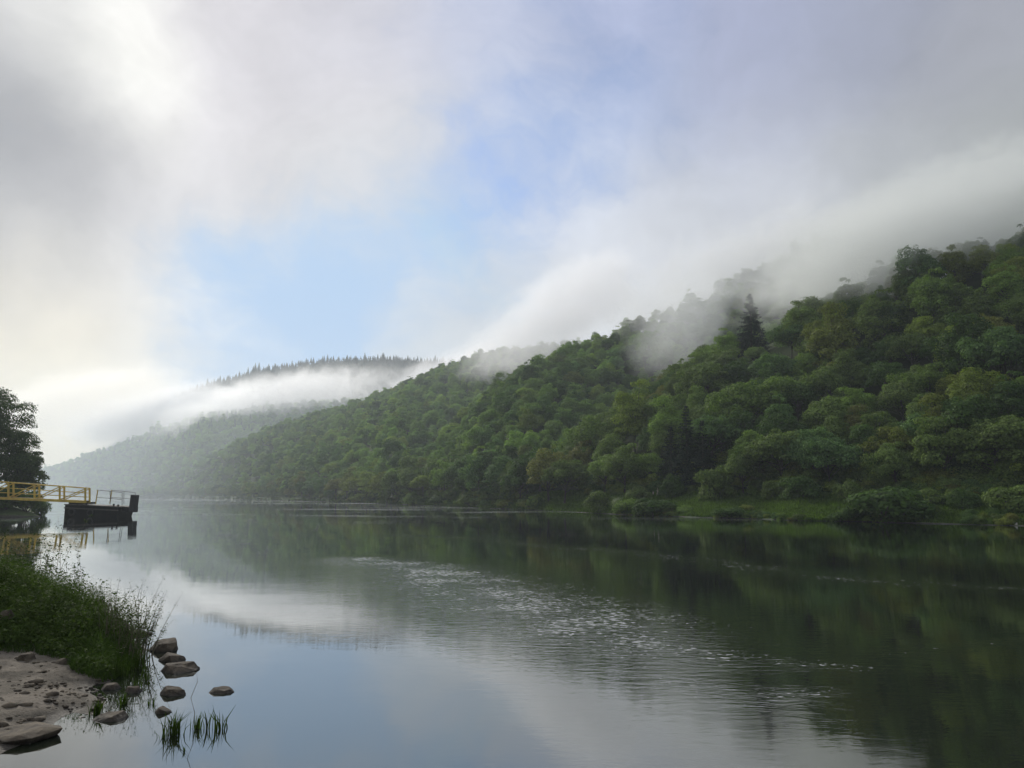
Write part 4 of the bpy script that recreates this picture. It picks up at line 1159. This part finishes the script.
# landing block on the bank
pt_ = empty('pontoon', gr(92, 516.9)); q0 = pt_.location.copy(); YQ = q0.y + 1.6
def pl(px, py, dy=0.0):
    v_ = at(px, py, q0.y) - q0; v_.y += dy; return v_
xa, xb = pl(64.5, 510).x, pl(118.5, 510).x; zt = pl(90, 504.9).z
hull = MB()
prof = [(xa + .1, -.4), (xb - .25, -.4), (xb, .5), (xb + .02, zt - .28), (xa, zt), (xa, 0)]
b = 0
f0 = [Vector((x, 0, z_)) for x, z_ in prof]; f1 = [Vector((x, 3.4, z_)) for x, z_ in prof]
hull.V += f0 + f1; n = len(prof)
hull.Fc.append(list(range(n))); hull.Fc.append(list(range(2 * n - 1, n - 1, -1)))
for k in range(n): hull.Fc.append([k, n + k, n + (k + 1) % n, (k + 1) % n])
hull.build('hull', M_BLACK, pt_, bevel=.04)
rbm = MB(); rbm.beam((xa - .02, -.07, zt - .32), (xb, -.07, zt - .6), .12, .14); rbm.build('rubbing_strake', M_DECK, pt_)
dk = MB(); dk.beam((xa - .1, 1.7, zt + .06), (xb + .05, 1.7, zt - .22), 3.5, .1); dk.build('deck', M_DECK, pt_, bevel=.01)
# stern bracket and upright fender block
ar = MB(); a0 = pl(118, 509.0); a1 = pl(130.5, 510.0); ar.beam((a0.x - .3, 1.2, a0.z + .02), (a1.x, 1.2, a1.z), 1.1, .55); ar.build('bracket_arm', M_BLACK, pt_, bevel=.03)
fb = MB(); c0 = pl(129.8, 494.8); c1 = pl(129.8, 512.0); fb.box(((c0.x + c1.x) / 2, .95, (c0.z + c1.z) / 2), (.60, .9, c0.z - c1.z), Matrix.Rotation(.06, 3, 'Y')); fb.build('fender_block', M_RUB, pt_, bevel=.05)
# railing: posts and rails
rp = [(96, 490, 503.5), (109.5, 491.2, 504), (121.5, 492.6, 505)]
for k, (px, pt1, pb1) in enumerate(rp):
    for dy in ((.15, 3.2) if k != 1 else (.15, 3.2)):
        u = pl(px, pb1); v_ = pl(px, pt1); MB().tube([(u.x - (.12 if k == 0 else 0), dy, u.z - .05), (v_.x + (.12 if k == 0 else 0), dy, v_.z)], .055 if k == 0 else .03, 6).build('railing_post', M_YEL if k == 0 else M_GREYM, pt_)
for dy in (.15, 3.2):
    for off in (0, 7.5):
        us = [pl(px, pt1 + off * (1 if k == 0 else .95)) for k, (px, pt1, _) in enumerate(rp)]
        MB().tube([(u.x, dy, u.z) for u in us], .035, 6).build('guard_rail', M_GREYM, pt_)
for px, hh in ((75, .35), (84, .3), (111.5, .32), (116, .26)):
    u = pl(px, 504); bz = zt + .05 - (u.x - xa) / (xb - xa) * .28
    MB().tube([(u.x, .5, bz), (u.x, .5, bz + hh)], [.10, .08], 8).tube([(u.x - .14, .5, bz + hh * .75), (u.x + .14, .5, bz + hh * .75)], .035, 6).build('bollard', M_BLACK, pt_)
u = pl(78, 503); tyre_z = zt - .75
for tx in (xa + .9, xa + 3.0):
    ty = MB(); N_ = 18
    ring = [(tx + math.cos(6.2832 * k / N_) * .33, -.16, tyre_z - .1 * (tx - xa) / 3 + math.sin(6.2832 * k / N_) * .33) for k in range(N_ + 1)]
    ty.tube(ring, .1, 8, cap=False).build('tyre_fender', M_RUB, pt_, smooth=True)
sup = MB(); s0 = pl(66, 501.5); sup.box((s0.x + 1.2, 1.2, zt + .2), (2.2, 1.7, .22)); sup.build('gangway_rest', M_BLACK, pt_, bevel=.02)
tag(pt_, 'black floating steel pontoon with railing and upright stern block', 'pontoon')

# ------------------------------------------------------------------ water
ya = np.unique(np.concatenate([np.linspace(-60, 3, 12), np.geomspace(3, 1400, 420)]))
us = np.linspace(-1, 1, 420)
Ug, Yg = np.meshgrid(us, ya, indexing='ij')
halfw = np.where(Yg < 3, 200, np.maximum(200 * np.exp(-(Yg - 3) / 8.0), 0.86 * Yg + 12))
halfw = np.maximum(halfw, 0.86 * np.abs(Yg) + 12)
Xg = np.sign(Ug) * np.abs(Ug) ** 1.0 * halfw
me = grid_mesh('river_water', np.stack([Xg, Yg, np.zeros_like(Xg)], -1))
px, py = pix(Xg, np.maximum(Yg, 2.2), 0 * Xg)
def poly_band(XX, YY, pts_, w_px):
    """soft band along a ground polyline given by picture points; width in metres grows along the list"""
    G = [gr(*p_) for p_ in pts_]; m_ = np.zeros_like(XX)
    for (p0, p1, wa, wb) in zip(G[:-1], G[1:], w_px[:-1], w_px[1:]):
        dx, dy = p1.x - p0.x, p1.y - p0.y; L2 = dx * dx + dy * dy
        t_ = np.clip(((XX - p0.x) * dx + (YY - p0.y) * dy) / L2, 0, 1)
        d_ = np.hypot(XX - p0.x - t_ * dx, YY - p0.y - t_ * dy)
        m_ = np.maximum(m_, np.exp(-(d_ / (wa + (wb - wa) * t_)) ** 2))
    return m_
foam_glint = np.maximum.reduce([  # mask for froth and ripple glints painted as white flecks
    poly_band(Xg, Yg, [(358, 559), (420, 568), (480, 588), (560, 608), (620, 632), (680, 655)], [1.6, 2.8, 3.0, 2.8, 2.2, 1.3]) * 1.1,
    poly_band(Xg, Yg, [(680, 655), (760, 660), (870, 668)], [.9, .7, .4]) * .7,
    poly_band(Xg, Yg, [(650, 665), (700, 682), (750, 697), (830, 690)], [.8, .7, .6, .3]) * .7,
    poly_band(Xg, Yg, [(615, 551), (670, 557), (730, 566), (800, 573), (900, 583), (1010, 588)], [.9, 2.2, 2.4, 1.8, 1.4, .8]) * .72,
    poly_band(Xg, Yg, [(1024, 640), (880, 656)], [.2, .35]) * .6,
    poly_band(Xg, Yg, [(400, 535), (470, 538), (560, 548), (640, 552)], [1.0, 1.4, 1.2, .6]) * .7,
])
ripple = np.clip(np.maximum.reduce([
    poly_band(Xg, Yg, [(480, 600), (560, 640), (660, 700), (740, 768), (800, 830)], [3, 2.2, 1.6, 1.2, 1.0]),
    poly_band(Xg, Yg, [(420, 560), (600, 600), (800, 690)], [4, 4, 3]) * .8,
    0.35 * np.clip((px - 380) / 200, 0, 1)]), 0, 1)
calm = np.clip((px - 250) / 250, 0.12, 1) 
ripple = ripple * calm
glint_streak = np.clip((Yg - 45) / 60, 0, 1)  # mask for sky reflections painted pale on the far water
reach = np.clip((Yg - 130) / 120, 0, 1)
glint_streak = glint_streak * np.clip((620 - px) / 200, .4, 1)
for nm, arr in (('reach', reach), ('foam_glint', foam_glint), ('ripple', ripple), ('glint_streak', glint_streak)):
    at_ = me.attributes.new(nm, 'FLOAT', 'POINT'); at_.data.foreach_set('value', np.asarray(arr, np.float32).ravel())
m, t, out = mat('river_water')
pos = t.node('ShaderNodeTexCoord').outputs['Object']
fo = t.node('ShaderNodeAttribute', attribute_name='foam_glint').outputs['Fac']
ri = t.node('ShaderNodeAttribute', attribute_name='ripple').outputs['Fac']
st = t.node('ShaderNodeAttribute', attribute_name='glint_streak').outputs['Fac']
# wavelets lie across the line of the current
mp = t.node('ShaderNodeMapping'); t.link(pos, mp.inputs[0]); mp.inputs['Rotation'].default_value = (0, 0, R(28)); mp.inputs['Scale'].default_value = (.55, 1.7, 1)
wv = t.noise(mp.outputs[0], 4.2, 3, .55, .6)
wv2 = t.noise(mp.outputs[0], 13, 2, .5, .3)
lng = t.noise(pos, .45, 2, .5)
patch = t.maprange(t.noise(mp.outputs[0], .16, 4, .6, .5), .42, .62)
hgt = t.math('ADD', t.math('MULTIPLY', wv, 1.0), t.math('MULTIPLY', wv2, .35))
amp = t.math('ADD', t.math('MULTIPLY', ri, .0010), t.math('MULTIPLY_ADD', patch, .0005, .00025))
amp = t.math('ADD', amp, t.math('MULTIPLY', fo, .006))
hh = t.math('ADD', t.math('MULTIPLY', hgt, amp), t.math('MULTIPLY', lng, .003))
bp = t.node('ShaderNodeBump'); bp.inputs['Strength'].default_value = 1.0; bp.inputs['Distance'].default_value = 1.0
t.link(hh, bp.inputs['Height'])
gl = t.node('ShaderNodeBsdfGlossy'); gl.inputs['Roughness'].default_value = .008; gl.inputs['Color'].default_value = (.93, .95, .96, 1); t.link(bp.outputs[0], gl.inputs['Normal'])
df = t.node('ShaderNodeBsdfDiffuse'); df.inputs['Color'].default_value = (.011, .014, .008, 1)
fr = t.node('ShaderNodeFresnel'); fr.inputs['IOR'].default_value = 2.3; t.link(bp.outputs[0], fr.inputs['Normal'])
m1 = t.node('ShaderNodeMixShader'); t.link(t.maprange(fr.outputs[0], 0, .85, 0, 1, smooth=False), m1.inputs[0]); t.link(df.outputs[0], m1.inputs[1]); t.link(gl.outputs[0], m1.inputs[2])
# drifting froth with painted ripple glints; far pale streaks are painted sky reflections
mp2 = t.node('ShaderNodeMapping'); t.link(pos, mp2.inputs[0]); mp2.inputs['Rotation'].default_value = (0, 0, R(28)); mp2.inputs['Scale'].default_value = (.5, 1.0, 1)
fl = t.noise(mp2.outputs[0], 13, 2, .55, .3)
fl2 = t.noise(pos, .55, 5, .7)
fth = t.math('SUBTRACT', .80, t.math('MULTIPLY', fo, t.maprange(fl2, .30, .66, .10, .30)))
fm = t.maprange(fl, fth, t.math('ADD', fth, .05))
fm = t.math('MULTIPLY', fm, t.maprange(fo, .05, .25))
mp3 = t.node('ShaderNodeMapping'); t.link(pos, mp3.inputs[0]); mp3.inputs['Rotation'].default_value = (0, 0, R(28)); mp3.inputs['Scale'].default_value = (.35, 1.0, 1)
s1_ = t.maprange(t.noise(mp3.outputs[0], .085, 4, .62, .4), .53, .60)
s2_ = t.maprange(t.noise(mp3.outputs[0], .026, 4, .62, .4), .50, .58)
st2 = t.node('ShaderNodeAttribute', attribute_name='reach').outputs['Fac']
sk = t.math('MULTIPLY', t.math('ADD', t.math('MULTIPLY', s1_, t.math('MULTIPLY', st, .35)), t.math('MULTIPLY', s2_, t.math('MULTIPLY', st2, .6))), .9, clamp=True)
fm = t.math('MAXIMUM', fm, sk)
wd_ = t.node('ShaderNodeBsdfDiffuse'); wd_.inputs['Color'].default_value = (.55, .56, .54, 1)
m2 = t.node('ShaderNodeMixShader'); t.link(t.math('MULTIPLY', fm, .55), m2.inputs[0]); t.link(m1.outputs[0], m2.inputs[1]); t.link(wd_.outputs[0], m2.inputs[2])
t.link(m2.outputs[0], out.inputs[0])
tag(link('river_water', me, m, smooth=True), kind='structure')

# ------------------------------------------------------------------ air
def volume_box(name, lo, hi, m):
    mb = MB(); c = [(a_ + b_) / 2 for a_, b_ in zip(lo, hi)]; mb.box(c, [b_ - a_ for a_, b_ in zip(lo, hi)]); return mb.build(name, m)
m, t, out = mat('haze')
pv = t.node('ShaderNodeVolumePrincipled'); pv.inputs['Color'].default_value = (.86, .94, 1.0, 1); pv.inputs['Density'].default_value = .00028; pv.inputs['Anisotropy'].default_value = .3
t.link(pv.outputs[0], out.inputs['Volume'])
tag(volume_box('haze', (-1250, -160, -2.6), (1250, 1480, 235), m), 'thin bluish morning haze filling the whole valley', 'haze', kind='stuff')

def mist(px, py, Y_, rx, ry, rz, dens, seed, nscale=1.7, tilt=0.0, thr=.42, soft=.2, rotz=0.0, label='', color=(.97, .97, .98), g=.35):
    me = bpy.data.meshes.new('mist'); bm = bmesh.new(); bmesh.ops.create_icosphere(bm, subdivisions=3, radius=1.0); bm.to_mesh(me); bm.free()
    m, t, out = mat('mist')
    pos = t.node('ShaderNodeTexCoord').outputs['Object']
    off = t.vmath('ADD', pos, (seed * 3.1, seed * 1.7, 0))
    sv = t.vmath('MULTIPLY', off, (rx / rz * .85, ry / rz * .7, 1.0))
    n_ = t.noise(sv, nscale, 6, .66, 1.3)
    r_ = t.vmath('LENGTH', pos, out=1)
    fall = t.maprange(r_, 1.0, .25)
    dn = t.math('MULTIPLY', t.maprange(t.math('ADD', n_, t.math('MULTIPLY_ADD', fall, .3, -.15)), thr, thr + soft), fall)
    pv = t.node('ShaderNodeVolumePrincipled'); pv.inputs['Color'].default_value = (*color, 1); pv.inputs['Anisotropy'].default_value = g
    t.link(t.math('MULTIPLY', dn, dens), pv.inputs['Density']); t.link(pv.outputs[0], out.inputs['Volume'])
    o = link('mist', me, m); o.location = at(px, py, Y_); o.scale = (rx, ry, rz); o.rotation_euler = (0, tilt, rotz)
    tag(o, label, 'mist', kind='stuff'); return o
mist(950, 232, 126, 56, 30, 15, .085, 1, tilt=R(-14), color=(.80, .82, .80), label='grey cloud sitting on the crest of the near hill')
mist(870, 258, 148, 44, 26, 13, .07, 2, tilt=R(-20), color=(.82, .84, .82), label='thin veil of mist along the near crest')
mist(685, 325, 205, 28, 22, 18, .034, 3, tilt=R(-50), color=(.88, .9, .9), label='wisp of mist hanging in the gully behind the tall spruce')
mist(740, 274, 250, 80, 40, 25, .04, 4, tilt=R(-22), color=(.86, .87, .87), label='cloud lying along the ridge of the wooded hill')
mist(940, 200, 205, 70, 30, 18, .04, 12, tilt=R(-22), color=(.84, .86, .84), label='grey cloud hiding the upper end of the wooded hill')
mist(556, 316, 420, 95, 60, 36, .03, 5, tilt=R(-34), label='bright cloud spilling over the saddle between the hills')
mist(440, 385, 660, 120, 90, 36, .030, 6, tilt=R(-26), label='white mist pouring down behind the green hill')
mist(275, 402, 760, 170, 60, 38, .036, 7, tilt=R(-12), thr=.36, g=.5, label='long white mist bank covering the middle of the far ridge')
mist(165, 415, 1000, 190, 60, 50, .05, 9, tilt=R(-10), thr=.32, g=.45, label='white mist swallowing the lower end of the far ridge')
mist(70, 402, 900, 200, 80, 48, .015, 8, tilt=R(-14), thr=.36, g=.45, label='glowing warm mist filling the far end of the valley', color=(1, .97, .92))
# even, thin mist over the further reach of the valley
me = bpy.data.meshes.new('mist'); bm = bmesh.new(); bmesh.ops.create_icosphere(bm, subdivisions=4, radius=1.0); bm.to_mesh(me); bm.free()
m, t, out = mat('valley_mist')
pv = t.node('ShaderNodeVolumePrincipled'); pv.inputs['Color'].default_value = (.86, .95, 1, 1); pv.inputs['Anisotropy'].default_value = .3
r_ = t.vmath('LENGTH', t.node('ShaderNodeTexCoord').outputs['Object'], out=1)
t.link(t.maprange(r_, 1.0, .2, 0, .0011), pv.inputs['Density']); t.link(pv.outputs[0], out.inputs['Volume'])
o = link('mist', me, m); o.location = (-330, 740, 0); o.scale = (560, 560, 150)
tag(o, 'faint bluish mist over the lower slopes far down the valley', 'mist', kind='stuff')
# ------------------------------------------------------------------ render settings
sc.view_settings.view_transform = 'Standard'; sc.view_settings.look = 'None'; sc.view_settings.exposure = 0.0; sc.view_settings.gamma = 1.0
cy = sc.cycles
cy.max_bounces = 5; cy.diffuse_bounces = 2; cy.glossy_bounces = 2; cy.transmission_bounces = 2; cy.volume_bounces = 3; cy.transparent_max_bounces = 6
cy.volume_step_rate = 1.0; cy.volume_max_steps = 128
cy.use_denoising = True; cy.caustics_reflective = False; cy.caustics_refractive = False
cy.sample_clamp_indirect = 6.0
